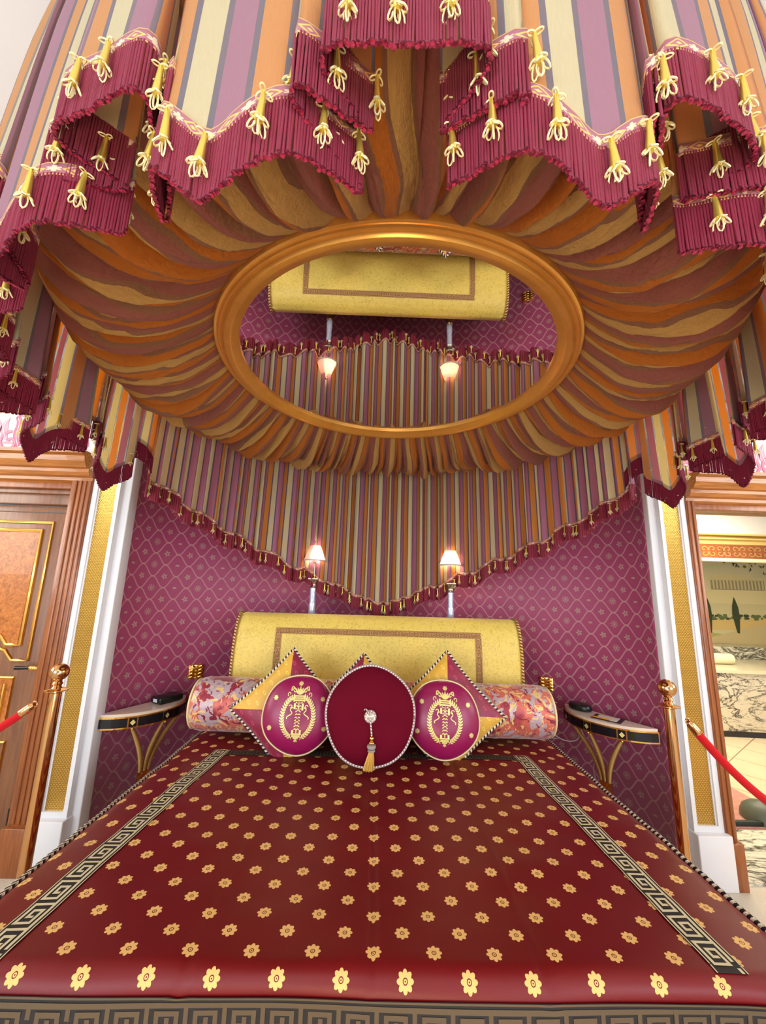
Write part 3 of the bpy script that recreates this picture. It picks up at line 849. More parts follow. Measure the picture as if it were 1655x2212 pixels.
D2 = braid_and_fringe(CH, CN, .005, .022, curt, FR, False, CL, .006, .0042, random.Random(6))
u = .04; j = 0; pr2 = None; cnt = 0
while u < D2[-1]-.02:
    while j < len(CH)-2 and D2[j+1] < u: j += 1
    p = CH[j]; m_ = CN[j]; loc = (p[0]+m_[0]*.014, p[1]+m_[1]*.014, p[2]-.006)
    if pr2 is None:
        pr2 = tassel_mesh(.95).obj('tassel', [CONEG, LOOPC], curt); pr2.location = loc; pr2.matrix_parent_inverse = curt.matrix_basis.inverted()
    else: place_tassel(pr2, curt, loc, rng_t.uniform(0, 6))
    cnt += 1; u += .088


# canopy body: dark top rail, gathered underside, round mirror
can = thing('canopy_ceiling', 'gathered striped silk underside of the round bed canopy with its dark top rail', 'canopy', (KX, KY, 2.9))
q = MB(); q.tube([(*[KX+(KA*.968)*math.sin(a), KY-(KB*.968)*math.cos(a)], ZT+.006) for a in [i*PI/60 for i in range(120)]], .016, 8, closed=True)
q.obj('top_rail', plain('dark_rail', (70, 40, 34), .6), can)
q = MB(); q.lathe([(0, 0), (.97, 0), (.97, .02), (0, .02)], (0, 0, 0), 64)
q.v = [(KX+x*KA*.97, KY+y*KB*.97, 2.98+z) for x, y, z in q.v]; q.obj('top_board', plain('board_paint', (150, 120, 104), .8), can)
MX, MY, MZ = .03, 1.70, 2.57
prof = [(0, 2.585), (.10, 2.545), (.25, 2.497), (.42, 2.470), (.58, 2.462), (.73, 2.472), (.86, 2.505), (.95, 2.57), (1.0, 2.66), (1.0, 2.80)]
def pz(t):
    for (a, za), (b, zb) in zip(prof, prof[1:]):
        if t <= b: return za+(zb-za)*(t-a)/(b-a)
    return prof[-1][1]
NU, NV = 2300, 34
rf = random.Random(9)
# irregular folds: each has its own width; lines wander as they run outwards
fold_edges = [0]
while fold_edges[-1] < 1: fold_edges.append(fold_edges[-1]+rf.uniform(.005, .019))
fold_edges = [e/fold_edges[-1] for e in fold_edges]
fd = [rf.uniform(.55, 1.25) for _ in fold_edges]; fs = [rf.choice((-1, 1)) for _ in fold_edges]; fk = [rf.uniform(.25, .5) for _ in fold_edges]
import bisect
def fold(u):
    u %= 1.0; i = min(len(fold_edges)-2, bisect.bisect_right(fold_edges, u)-1)
    t = (u-fold_edges[i])/(fold_edges[i+1]-fold_edges[i]); k = fk[i] if fs[i] > 0 else 1-fk[i]
    h = t/k if t < k else (1-t)/(1-k)
    return math.sin(h*PI/2)**.8*fd[i]
def under(a, b):
    th = 2*PI*a; dirx, diry = math.sin(th), -math.cos(th)
    back = max(0, -dirx*0-(-diry)) ; back = max(0, diry)   # 1 at the wall side
    ripple = noise.noise(Vector((dirx*3, diry*3, b*2.2)))
    sw = .005*ripple+.0016*noise.noise(Vector((dirx*14, diry*14, b*4)))
    side = dirx*max(0, 1-abs(diry)*.6)
    uu = a+sw*math.sin(PI*b)+.0012*math.sin(b*7+a*40)*b
    f1 = fold(uu); f3 = fold(uu*5.3+.11+.02*noise.noise(Vector((dirx*6, diry*6, b*6)))); f2 = fold(uu*2.3+.37+b*.03)
    amp = (.008+.074*math.sin(PI*min(1, b*1.02))**.7)
    rx0, ry0 = .795, .795
    # frame circle -> outer ellipse
    ix, iy = MX+rx0*dirx, MY+ry0*diry
    ox, oy = KX+(KA-.05)*dirx, KY+(KB-.05)*diry
    t = min(1, b/.96)
    e = t
    z = pz(b)-amp*f1-.013*f2*math.sin(PI*b)-.0055*f3*math.sin(PI*b)**.5
    z -= .018*math.sin(PI*b)*noise.noise(Vector((dirx*2.1, diry*2.1, 4)))
    wob = .012*(f1-.5)*b*(1-b*.6)
    return ix+(ox-ix)*e+dirx*wob, iy+(oy-iy)*e+diry*wob, z
def uuv(a, b):
    th = 2*PI*a; dx, dy = math.sin(th), -math.cos(th)
    sw = .005*noise.noise(Vector((dx*3, dy*3, b*2.2)))*math.sin(PI*b)
    g = .004*noise.noise(Vector((math.cos(th*9), math.sin(th*9), b*1.5)))
    return ((a+sw*.9+g)*.15*52, b)
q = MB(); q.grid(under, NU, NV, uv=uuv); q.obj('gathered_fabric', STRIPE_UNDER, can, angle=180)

mir = thing('ceiling_mirror', 'round mirror in a gilded moulded frame set in the canopy ceiling above the bed', 'mirror', (MX, MY, MZ))
q = MB(); q.add([(MX+.725*math.cos(-PI*i/48), MY+.725*math.sin(-PI*i/48), MZ) for i in range(96)], [tuple(range(96))]); q.obj('mirror_glass', MIRROR, mir, smooth=False)
q = MB()
fp = [(.700, .004), (.700, -.010), (.706, -.016), (.716, -.020), (.728, -.030), (.742, -.036), (.756, -.036), (.764, -.030), (.768, -.022), (.772, -.026), (.780, -.026), (.784, -.018), (.788, -.020), (.796, -.018), (.80, -.010), (.80, .03)]
v = []; nn = 144
for r, z in fp:
    for i in range(nn): v.append((MX+r*math.cos(2*PI*i/nn), MY+r*math.sin(2*PI*i/nn), MZ+z))
q.add(v, [(k*nn+i, k*nn+(i+1) % nn, (k+1)*nn+(i+1) % nn, (k+1)*nn+i) for k in range(len(fp)-1) for i in range(nn)])
q.obj('gilded_frame', FRAMEG, mir, angle=35)

# ================================================================== BED
bed = thing('bed', 'wide bed with low base and rolled yellow damask headboard against the plum wall', 'bed', (0, 1.9, 0))
q = MB(); q.box(-1.06, 1.06, 1.17, 2.66, .10, .50); q.box(-1.0, 1.0, 1.22, 2.60, .0, .10); q.obj('bed_base', WOOD, bed, bevel=.01)
q = MB(); q.box(-1.07, 1.07, 1.15, 2.68, .50, .62); q.obj('mattress', CREAMT, bed, bevel=.03)
# headboard: extruded scroll profile (y,z)
HP = [(2.725, .45), (2.725, .80), (2.73, 1.0), (2.735, 1.14), (2.75, 1.24), (2.775, 1.31), (2.805, 1.35), (2.845, 1.373), (2.88, 1.37), (2.905, 1.345), (2.92, 1.30), (2.915, 1.26), (2.90, 1.23), (2.88, 1.20), (2.87, 1.12), (2.865, .8), (2.865, .45)]
hp = []
for k in range(len(HP)-1):
    for t in range(3): hp.append(tuple(a+(b-a)*t/3 for a, b in zip(HP[k], HP[k+1])))
hp.append(HP[-1])
HLn = [0]
for a, b in zip(hp, hp[1:]): HLn.append(HLn[-1]+math.dist(a, b))
HX = .955
q = MB()
def hb(a, b):
    y, z = hp[round(b*(len(hp)-1))]; x = -HX+2*HX*a
    e = max(0, abs(x)-HX+.03)/.03; sh = .012*e*e
    cy, cz = 2.75, z; y2 = y+(sh if y < 2.84 else -sh)
    return x, y2, z-(sh if z > 1.2 else 0)
q.grid(hb, 60, len(hp)-1)
nh = len(hp)
for s in (0, 60):
    ids = [j*61+s for j in range(nh)]; q.f.append(tuple(ids if s else ids[::-1])); q.m.append(0)
head = q.obj('headboard', DAMASK, bed, angle=60)
def hpt(x, s, off=.002):
    j = 0
    while j < len(HLn)-2 and HLn[j+1] < s: j += 1
    t = (s-HLn[j])/(HLn[j+1]-HLn[j]); a, b = hp[j], hp[j+1]
    dy, dz = b[0]-a[0], b[1]-a[1]; L = math.hypot(dy, dz)
    return (x, a[0]+dy*t-dz/L*off, a[1]+dz*t+dy/L*off)
KEY = [((.0, .0), (1.0, .0)), ((0, 0), (0, 1)), ((0, 1), (.82, 1)), ((.82, 1), (.82, .27)), ((.82, .27), (.27, .27)), ((.27, .27), (.27, .72)), ((.27, .72), (.56, .72)), ((.56, .72), (.56, .5))]
def key_band(fn, length, width, ncell, m_bg, m_fg, name, parent, lw=.11, lift=.0008, edge=True, rev=False):
    """fn(s, t) -> point on the cloth, s along 0..length, t across 0..width"""
    q = MB(); nb = max(8, ncell*4)
    q.grid(lambda a, b: fn(a*length, b*width, 0), nb, 2, 0)
    cl = length/ncell; mg = width*.17; ih = width-2*mg; u = cl
    w = lw*width
    def quad(s0, s1, t0, t1):
        k = max(1, int(abs(s1-s0)/.03)); v = []
        for i in range(k+1):
            s_ = s0+(s1-s0)*i/k; v += [fn(s_, t0, lift), fn(s_, t1, lift)]
        q.add(v, [(2*i, 2*i+2, 2*i+3, 2*i+1) for i in range(k)], 1)
    for c in range(ncell):
        for (a0, b0), (a1, b1) in KEY:
            if rev: b0, b1 = 1-b0, 1-b1
            s0, s1 = c*cl+min(a0, a1)*cl*.93, c*cl+max(a0, a1)*cl*(.93 if max(a0, a1) < 1 else 1)
            t0, t1 = mg+min(b0, b1)*ih, mg+max(b0, b1)*ih
            quad(max(0, s0-w/2), min(length, s1+w/2), t0-w/2, t1+w/2)
    if edge:
        for t in (width*.03, width*.97): quad(0, length, t-width*.02, t+width*.02)
    return q.obj(name, [m_bg, m_fg], parent, smooth=False)
S0 = 0.795   # arclength where the top band runs
KW = .042
KM1, KM2 = plain('gold_key_ribbon', (208, 176, 96), .6), plain('maroon_key_ribbon', (124, 58, 46), .7)
key_band(lambda s, t, l: hpt(-.69+s, S0+KW-t, .002+l), 1.38, KW, 46, KM1, KM2, 'greek_key_border', head, .10)
for sx in (-1, 1):
    key_band(lambda s, t, l, sx=sx: hpt(sx*.69-sx*t, S0-s, .003+l), S0-.1, KW, 23, KM1, KM2, 'greek_key_border', head, .10)
for sx in (-1, 1):
    q = MB(); q.tube([(sx*(HX+.004), y+.004, z+.002) for y, z in hp[:44]], .009, 8, ref=(1, 0, 0)); q.obj('twisted_cord', TWGOLD, head)

# bedspread ----------------------------------------------------------------
BW, BF, BB, BZ = 1.125, 1.10, 2.715, .67
def wrinkle(x, y):
    n1 = noise.noise(Vector((x*1.6, y*3.2, 0)))*.008+noise.noise(Vector((x*4, y*9, 3)))*.0035
    n1 += noise.noise(Vector((x*2.0+4, (y+.1*x)*11, 7)))*.0035*max(0, 1-(y-1.0)/.6)
    seam = 0
    for sx in (-.015, .40, -.45): seam += math.exp(-((x-sx)/.006)**2)
    puf = -.006*seam
    return n1+puf
def prof_side(d, flat, R, drop):
    """d arclength from centre -> (lateral, dz)"""
    if d <= flat: return d, 0
    q_ = d-flat; arcL = R*PI/2
    if q_ <= arcL: a = q_/R; return flat+R*math.sin(a), -R*(1-math.cos(a))
    return flat+R, -R-(q_-arcL)
def bsp(u, v, off=0):
    """u signed arclength across, v arclength from the head end (BB) toward the foot"""
    Rl = .085; lx, dz1 = prof_side(abs(u), BW-Rl, Rl, .5)
    x = math.copysign(lx, u)
    Rf = .045; ly, dz2 = prof_side(v, BB-BF-Rf, Rf, .5)
    y = BB-ly
    # gentle hang
    z = BZ+dz1+dz2
    flatness = math.exp(-((dz1+dz2)/.05)**2)
    z += wrinkle(x, y)*flatness+.006*(1-flatness)*0
    edge = .012*math.sin(y*9+x*3)*(1-flatness) if dz1 < -.08 else 0
    x += math.copysign(edge, u)
    y -= .008*math.sin(x*6)*(1-flatness) if dz2 < 0 else 0
    z -= .02*max(0, (abs(x)-.85)/.27)**2*flatness
    if dz1 < -.01 and dz2 < -.01: z = BZ+min(dz1, dz2)
    if off:
        e = .004
        a = Vector(bsp(u+e, v)); b = Vector(bsp(u-e, v)); c = Vector(bsp(u, v+e)); d = Vector(bsp(u, v-e))
        nrm = (a-b).cross(c-d); nrm = nrm.normalized() if nrm.length > 1e-9 else Vector((0, 0, 1))
        outw = Vector((math.copysign(1, u)*min(1, -dz1*12), -min(1, -dz2*14), 1-min(.95, max(-dz1, -dz2)*12)))
        nrm = -nrm if nrm.dot(outw) < 0 else nrm
        return (x+nrm.x*off, y+nrm.y*off, z+nrm.z*off)
    return x, y, z
spread_t = thing('bedspread', 'deep red satin bedspread woven with gold rosettes and black greek key border', 'bedspread', (0, 1.9, BZ))
UM, VM = 1.56, 2.02
q = MB()
VL = BB-BF
q.grid(lambda a, b: bsp(-UM+2*UM*a, VM*b), 260, 200, uv=lambda a, b: (-UM+2*UM*a, BB-VM*b)); q.obj('satin_cloth', SATIN, spread_t, angle=180)
VB = BB-2.375   # where the head band crosses
KB2 = .062
vfoot = BB-BF-.045+.045*PI/2
for sx in (-1, 1):
    key_band(lambda s, t, l, sx=sx: bsp(sx*((.795+.075*s if sx < 0 else .755+.05*s)+t), VB+s, .0025+l), vfoot-.055-VB, .080, 15, BLACKT, CREAMT, 'greek_key_border', spread_t, .10, rev=sx > 0)
key_band(lambda s, t, l: bsp(-.85+s, VB+t, .0015+l), 1.65, .07, 24, BLACKT, OLIVET, 'greek_key_border', spread_t, .10)
key_band(lambda s, t, l: bsp(-1.12+s, vfoot+t-.006, .005+l), 2.24, .085, 26, BLACKT, OLIVET, 'greek_key_border', spread_t, .12)
for sx in (-1, 1):
    q = MB(); q.tube([bsp(sx*(BW-.085+.055), .0+v*.02, .006) for v in range(0, 82)], .008, 8, ref=(0, 0, 1)); q.obj('twisted_piping', TWBW, spread_t)

# bolster -------------------------------------------------------------------
bo = thing('bolster', 'long cylindrical bolster in pink and silver floral brocade across head of bed', 'bolster', (0, 2.44, .82))
BC = (-.022, 2.565, .853); BR = .148
def bol(a, b):
    x = -1.06+2.12*a; e = max(0, abs(x)-1.01)/.05
    r = BR*math.sqrt(max(0.02, 1-.28*e*e))+.004*noise.noise(Vector((x*5, math.cos(2*PI*b)*2, math.sin(2*PI*b)*2)))
    return BC[0]+x, BC[1]+r*math.cos(2*PI*b), BC[2]+r*math.sin(2*PI*b)
q = MB(); q.grid(bol, 80, 40, uv=lambda a, b: (a*2.2, b))
for s, e in ((0, -1), (80, 1)): pass
q.obj('brocade_cover', BROCADE, bo)
for sx in (-1, 1):
    q = MB(); v = []; 
    for r_ in range(6):
        r = BR*.85*(1-r_/5)
        for i in range(40):
            a = 2*PI*i/40; v.append((BC[0]+sx*(1.06+.015*math.sin(r_/5*PI/2)), BC[1]+r*math.cos(a), BC[2]+r*math.sin(a)))
    q.add(v, [(k*40+i, k*40+(i+1) % 40, (k+1)*40+(i+1) % 40, (k+1)*40+i) for k in range(5) for i in range(40)]); q.obj('end_cap', BROCADE, bo)
    q = MB(); q.tube([(BC[0]+sx*1.055, BC[1]+BR*.90*math.cos(a), BC[2]+BR*.90*math.sin(a)) for a in [i*PI/24 for i in range(48)]], .0065, 6, closed=True); q.obj('piping', TWPALE, bo)

# pillows -------------------------------------------------------------------
def frame(loc, tilt, rotz=0, spin=0):
    return Matrix.Translation(loc) @ Matrix.Rotation(rotz, 4, 'Z') @ Matrix.Rotation(-tilt, 4, 'X') @ Matrix.Rotation(spin, 4, 'Y')
def square_pillow(label, loc, tilt, rotz, spin, h, flip):
    T = frame(loc, tilt, rotz, spin+PI/4)
    t = thing('square_pillow', label, 'pillow', loc, 'diamond-set square pillows')
    TH = .11
    def pf(side):
        def f(a, b):
            u, w = a*2-1, b*2-1
            k = 1-.06*(1-u*u) ; k2 = 1-.06*(1-w*w)
            x, z = u*h*k2, w*h*k
            d = TH*((1-u**4)*(1-w**4))**.5*.5*(1+.08*noise.noise(Vector((u*3, w*3, loc[0]))))
            return x, side*d, z
        return f
    for side, nm in ((-1, 'front'), (1, 'back')):
        if side == -1:
            cn = [(-1, -1), (1, -1), (1, 1), (-1, 1)]
            for i in range(4):
                c1, c2 = cn[i], cn[(i+1) % 4]; q = MB()
                q.grid(lambda a, b: pf(-1)(.5+.5*(1-b)*(c1[0]*(1-a)+c2[0]*a), .5+.5*(1-b)*(c1[1]*(1-a)+c2[1]*a)), 16, 12, T=T)
                q.obj('patchwork_quarter', YSILK if i % 2 == flip else RSILK, t)
        else:
            q = MB(); q.grid(pf(1), 24, 24, T=T); q.obj('back_panel', RSILK, t)
    b = []
    for k in range(4):
        for i in range(20):
            s_ = i/20*2-1; w = 1-.06*(1-s_*s_)
            p = [(s_, -w), (w, s_), (-s_, w), (-w, -s_)][k]; b.append(T @ Vector((p[0]*h*1.005, 0, p[1]*h*1.005)))
    q = MB(); q.tube(b, .0075, 6, closed=True); q.obj('twisted_cord', TWBW, t)
# upper-left quarter yellow on a diamond: rotate 45 deg so quarters become left/top/right/bottom
square_pillow('yellow and crimson patchwork square pillow set on its corner, left of the round velvet pillow', (-.495, 2.375, .885), .18, .06, .0, .225, 1)
square_pillow('yellow and crimson patchwork square pillow mostly hidden behind the round velvet pillow', (-.095, 2.38, .88), .18, 0, 0.03, .215, 0)
square_pillow('yellow and crimson patchwork square pillow set on its corner, right of the round velvet pillow', (.385, 2.375, .885), .18, -.05, 0.04, .232, 1)
def round_pillow(nm, label, loc, tilt, rotz, R, TH, mat, cordm, cr, group=None, spin=0, squash=1):
    T = frame(loc, tilt, rotz, spin); t = thing(nm, label, 'pillow', loc, group)
    def surf(r, a, side=-1):
        k = max(0, 1-(r/R)**2.6)**.55
        rr = r*(1+.012*math.sin(5*a+loc[0]*9)*(r/R)); w = .004*noise.noise(Vector((math.cos(a)*r*9, math.sin(a)*r*9, 2)))
        return rr*math.cos(a), side*(TH*.5*k+w*k), rr*math.sin(a)*squash
    q = MB()
    for side in (-1, 1): q.grid(lambda a, b: surf(R*(1-(1-b)**1.5), 2*PI*a, side), 64, 18, wrapu=True, T=T)
    q.obj('pillow_cover', mat, t)
    q = MB(); q.tube([T @ Vector(surf(R*1.005, 2*PI*i/90)) for i in range(90)], cr, 6, closed=True); q.obj('piping', cordm, t)
    def on(x, z, off=.0015):
        r = math.hypot(x, z/squash); a = math.atan2(z/squash, x); p = surf(r, a); return T @ Vector((p[0], p[1]-off, p[2]))
    return t, on, T
def emblem(t, on, sc, oz=0, name='embroidered_emblem'):
    q = MB()
    def E(x, z): return (x*sc, z*sc+oz)
    def rib(pts, w, off=.0025):
        v = []
        for k, p in enumerate(pts):
            a = pts[max(0, k-1)]; b = pts[min(len(pts)-1, k+1)]; dx, dz = b[0]-a[0], b[1]-a[1]; L = math.hypot(dx, dz) or 1
            ww = (w[k] if isinstance(w, list) else w)/2
            for s_ in (1, -1):
                x, z = E(p[0]-dz/L*ww*s_, p[1]+dx/L*ww*s_); v.append(on(x, z, off))
        q.add(v, [(2*k, 2*k+1, 2*k+3, 2*k+2) for k in range(len(pts)-1)])
    def leaf(x, z, a, L, w):
        rib([(x+math.cos(a)*L*i/5, z+math.sin(a)*L*i/5) for i in range(6)], [w*math.sin(PI*(i+.15)/5.3) for i in range(6)])
    # wreath
    for h in (-1, 1):
        for i in range(19):
            a = -PI/2+.35+i*(PI*.80)/19
            x, z = h*.37*math.cos(a), .46*math.sin(a)-.02
            ta = math.atan2(.46*math.cos(a), -h*.37*math.sin(a))
            leaf(x, z, ta+h*.75, .085, .034); leaf(x, z, ta-h*.75, .085, .034)
        rib([(h*.37*math.cos(a), .46*math.sin(a)-.02) for a in [-PI/2+.3+i*PI*.82/24 for i in range(25)]], .012)
        # scrolls beside urn
        rib([(h*(.05+.16*t+.05*math.sin(t*PI)), .50+.14*math.sin(t*PI*.9)) for t in [i/10 for i in range(11)]], .03)
        rib([(h*(.24+(.055-.005*i)*math.cos(-1.2+i*.6)*1), .47+(.055-.005*i)*math.sin(-1.2+i*.6)) for i in range(10)], .018)
        rib([(h*(.13+(.06-.004*i)*math.cos(i*.6)), .55+(.06-.004*i)*math.sin(i*.6)) for i in range(12)], .026)
        # ribbons
        rib([(h*(.13+.10*t+.04*math.sin(t*9)), .18-.25*t) for t in [i/12 for i in range(13)]], .022)
        rib([(h*(.19+.035*math.cos(i*.6)), .20+.03*math.sin(i*.6)) for i in range(9)], .018)
        rib([(h*(.125+.02*math.cos(i*.6)), .325+.02*math.sin(i*.6)) for i in range(10)], .014)
        rib([(h*.035, .27), (h*.08, .30)], .02); rib([(h*.075, -.42), (h*.12, -.47), (h*.10, -.50)], .016)
        # shaft sides
        rib([(h*.095, .27), (h*.088, -.38)], .045)
        for i in range(9): leaf(h*.07, .2-.062*i, PI/2+h*1.0, .06, .022)
    for i in range(-2, 3): leaf(0, .46, PI/2+i*.42, .2-.02*abs(i), .05)
    rib([(-.14, .43), (.14, .43)], .03); rib([(-.12, .385), (.12, .385)], .03); rib([(-.13, .335), (.13, .335)], .035)
    for i in range(5): rib([(-.10+.05*i, .40), (-.10+.05*i, .37)], .018)
    rib([(0, .30), (0, -.36)], .022)
    for i in range(7): 
        leaf(0, -.30+.08*i, PI/2+.8, .05, .02); leaf(0, -.30+.08*i, PI/2-.8, .05, .02)
    rib([(-.12, -.385), (.12, -.385)], .03); rib([(-.10, -.43), (.10, -.43)], .05); rib([(-.06, -.47), (.06, -.47)], .04)
    for i in range(-1, 2): leaf(0, -.49, -PI/2+i*.6, .07, .03)
    q.obj(name, PALEGOLD, t, smooth=False)
def rosette(t, on, x0, z0, r):
    q = MB(); v = [on(x0, z0, .002)]
    for i in range(32):
        a = 2*PI*i/32; rr = r*(.66+.34*abs(math.cos(4*a))); v.append(on(x0+rr*math.cos(a), z0+rr*math.sin(a), .002))
    q.add(v, [(0, 1+i, 1+(i+1) % 32) for i in range(32)]); q.obj('embroidered_rosette', PALEGOLD, t, smooth=False)
for lab, loc, rz, sp, R in (('round magenta satin pillow with gold torch and laurel emblem, left of the velvet pillow', (-.418, 2.265, .893), .08, .03, .188),
                         ('round magenta satin pillow with gold torch and laurel emblem, right of the velvet pillow', (.352, 2.265, .888), -.05, .04, .188)):
    t, on, T = round_pillow('round_pillow', lab, loc, .22, rz, R, .13, MAGENTA, TWPALE, .005, 'round emblem pillows', sp)
    emblem(t, on, .215, -.006)
    for x, z in ((0, .148), (-.122, .075), (.122, .075), (-.138, -.065), (.138, -.065)): rosette(t, on, x, z, .013)
t, on, T = round_pillow('velvet_pillow', 'large round crimson velvet pillow with silver cord edge and gold tassel in centre', (-.038, 2.165, .925), .20, 0, .222, .15, VELVET, TWSILV, .0085, None, 0, 1.03)
p0 = on(0, .0, .004)
q = MB(); q.lathe([(.0, 0), (.026, 0), (.029, .004), (.024, .008), (.021, .006), (.016, .012), (0, .016)], (0, 0, 0), 24, T=Matrix.Translation(p0) @ Matrix.Rotation(PI/2-.20, 4, 'X')); q.obj('button', plain('silver_pearl', (226, 218, 206), .25, .5), t)
q = MB(); q.tube([p0+Vector((.026*math.cos(a), -.006, .026*math.sin(a))) for a in [i*PI/12 for i in range(24)]], .004, 6, closed=True)
q.tube([p0+Vector((-.004, -.012, .0)), p0+Vector((-.012, -.014, .028)), p0+Vector((-.024, -.012, .036)), p0+Vector((-.03, -.008, .030))], .003, 6)
q.obj('cord_loop', TWSILV, t)
tas = [p0+Vector((.0, -.014, -.01)), p0+Vector((.006, -.020, -.05)), p0+Vector((.010, -.026, -.085))]
q = MB(); q.tube(tas, .004, 6); q.obj('cord', TWSILV, t)
b = tas[-1]
q = MB(); q.ball((b.x, b.y, b.z-.006), .012); q.ball((b.x, b.y, b.z-.024), .014, sc=(1, 1, .7)); q.obj('bead', GOLD, t)
q = MB(); q.lathe([(0, .01), (.02, .008), (.022, 0), (.02, -.006), (0, -.008)], (b.x, b.y, b.z-.042), 16); q.lathe([(0, .006), (.017, .004), (.018, -.004), (0, -.008)], (b.x, b.y, b.z-.058), 16); q.obj('ring', TWSILV, t)
q = MB()
for i in range(70):
    a = 2*PI*i*.382; r = .014*math.sqrt(i/70)
    q.tube([(b.x+r*.7*math.cos(a), b.y+r*.6*math.sin(a), b.z-.062), (b.x+r*1.2*math.cos(a)-.004, b.y-.004+r*math.sin(a), b.z-.09), (b.x+r*1.9*math.cos(a)-.012, b.y-.012+r*1.2*math.sin(a), b.z-.135-.008*rv.random())], .0018, 4)
q.obj('tassel', Mat('gold_silk_thread').set((214, 172, 84), .4, .2).m, t)

# ================================================================== LAMPS
ledge = MB(); ledge.box(-1.0, 1.0, 2.93, 3.18, 1.02, 1.06); ledge.box(-.98, -.94, 2.93, 3.16, 0, 1.02); ledge.box(.94, .98, 2.93, 3.16, 0, 1.02); ledge.box(-.02, .02, 2.93, 3.16, 0, 1.02)
tag(ledge.obj('shelf', WOOD, bevel=.004), 'narrow wooden shelf behind the headboard carrying the two lamps', 'shelf')
LX, LY = -.495, 2.985
lamp = thing('column_lamp', 'lit crystal column lamp with pleated pink shade behind headboard, on the left', 'lamp', (LX, LY, 1.06), 'column lamps behind the headboard')
c = (LX, LY, 0)
q = MB(); q.lathe([(.07, 1.06), (.07, 1.075), (.05, 1.085), (.045, 1.12), (.03, 1.13), (.033, 1.20), (.026, 1.22), (.03, 1.30), (.024, 1.32), (.03, 1.34), (.031, 1.35), (.022, 1.36)], c, 20); q.obj('base', SILVER, lamp)
q = MB(); q.lathe([(.022, 1.355), (.0245, 1.37), (.0245, 1.42), (.023, 1.44)], c, 20)
q.lathe([(.021, 1.44+.012*i) if i else (.021, 1.44) for i in range(12)], c, 20, flute=lambda a, z: 1+.07*math.cos(6*a+z*160)); q.obj('crystal_column', CRYST, lamp)
q = MB(); q.lathe([(.022, 1.55), (.028, 1.555), (.024, 1.565), (.024, 1.58), (.032, 1.595), (.038, 1.61), (.036, 1.615), (.028, 1.60)], c, 20, flute=lambda a, z: 1+.08*abs(math.cos(4*a)))
q.box(LX-.034, LX+.034, LY-.034, LY+.034, 1.612, 1.62); q.obj('capital', SILVER, lamp)
q = MB(); q.lathe([(.010, 1.62), (.0075, 1.64), (.0075, 1.73), (.012, 1.735), (.014, 1.75), (.009, 1.76)], c, 14); q.obj('stem', SILVER, lamp)
q = MB(); q.ball((LX, LY, 1.785), .022, sc=(1, 1, 1.3)); q.obj('bulb', BULB, lamp)
q = MB(); NP = 44
q.lathe([(.081, 1.752), (.066, 1.79), (.052, 1.83), (.041, 1.862)], c, NP*4, flute=lambda a, z: 1+.022*math.cos(NP*a))
q.f = [f for f in q.f if len(f) == 4]; q.m = [0]*len(q.f)
sh = q.obj('pleated_shade', SHADE, lamp, angle=180)
q = MB()
q.tube([(LX+.0825*math.cos(a), LY+.0825*math.sin(a), 1.752) for a in [i*PI/24 for i in range(48)]], .005, 6, closed=True); q.obj('shade_trim', SHTRIM, sh); q = MB()
q.tube([(LX+.041*math.cos(a), LY+.041*math.sin(a), 1.862) for a in [i*PI/16 for i in range(32)]], .004, 6, closed=True)
q = MB(); q.lathe([(.002, 1.80), (.0025, 1.865), (.006, 1.868), (.004, 1.878), (.009, 1.888), (.009, 1.896), (0, 1.903)], c, 12); q.obj('finial', SILVER, lamp)
def point(name, loc, e, parent=None):
    d = bpy.data.lights.new(name, 'POINT'); d.energy = e; d.color = (1, .78, .52); d.shadow_soft_size = .02
    o = bpy.data.objects.new(name, d); C.objects.link(o); o.location = loc
rename_copy(lamp, 'lit crystal column lamp with pleated pink shade behind headboard, on the right', (.528-LX, 0, -.005), 'column lamps behind the headboard')

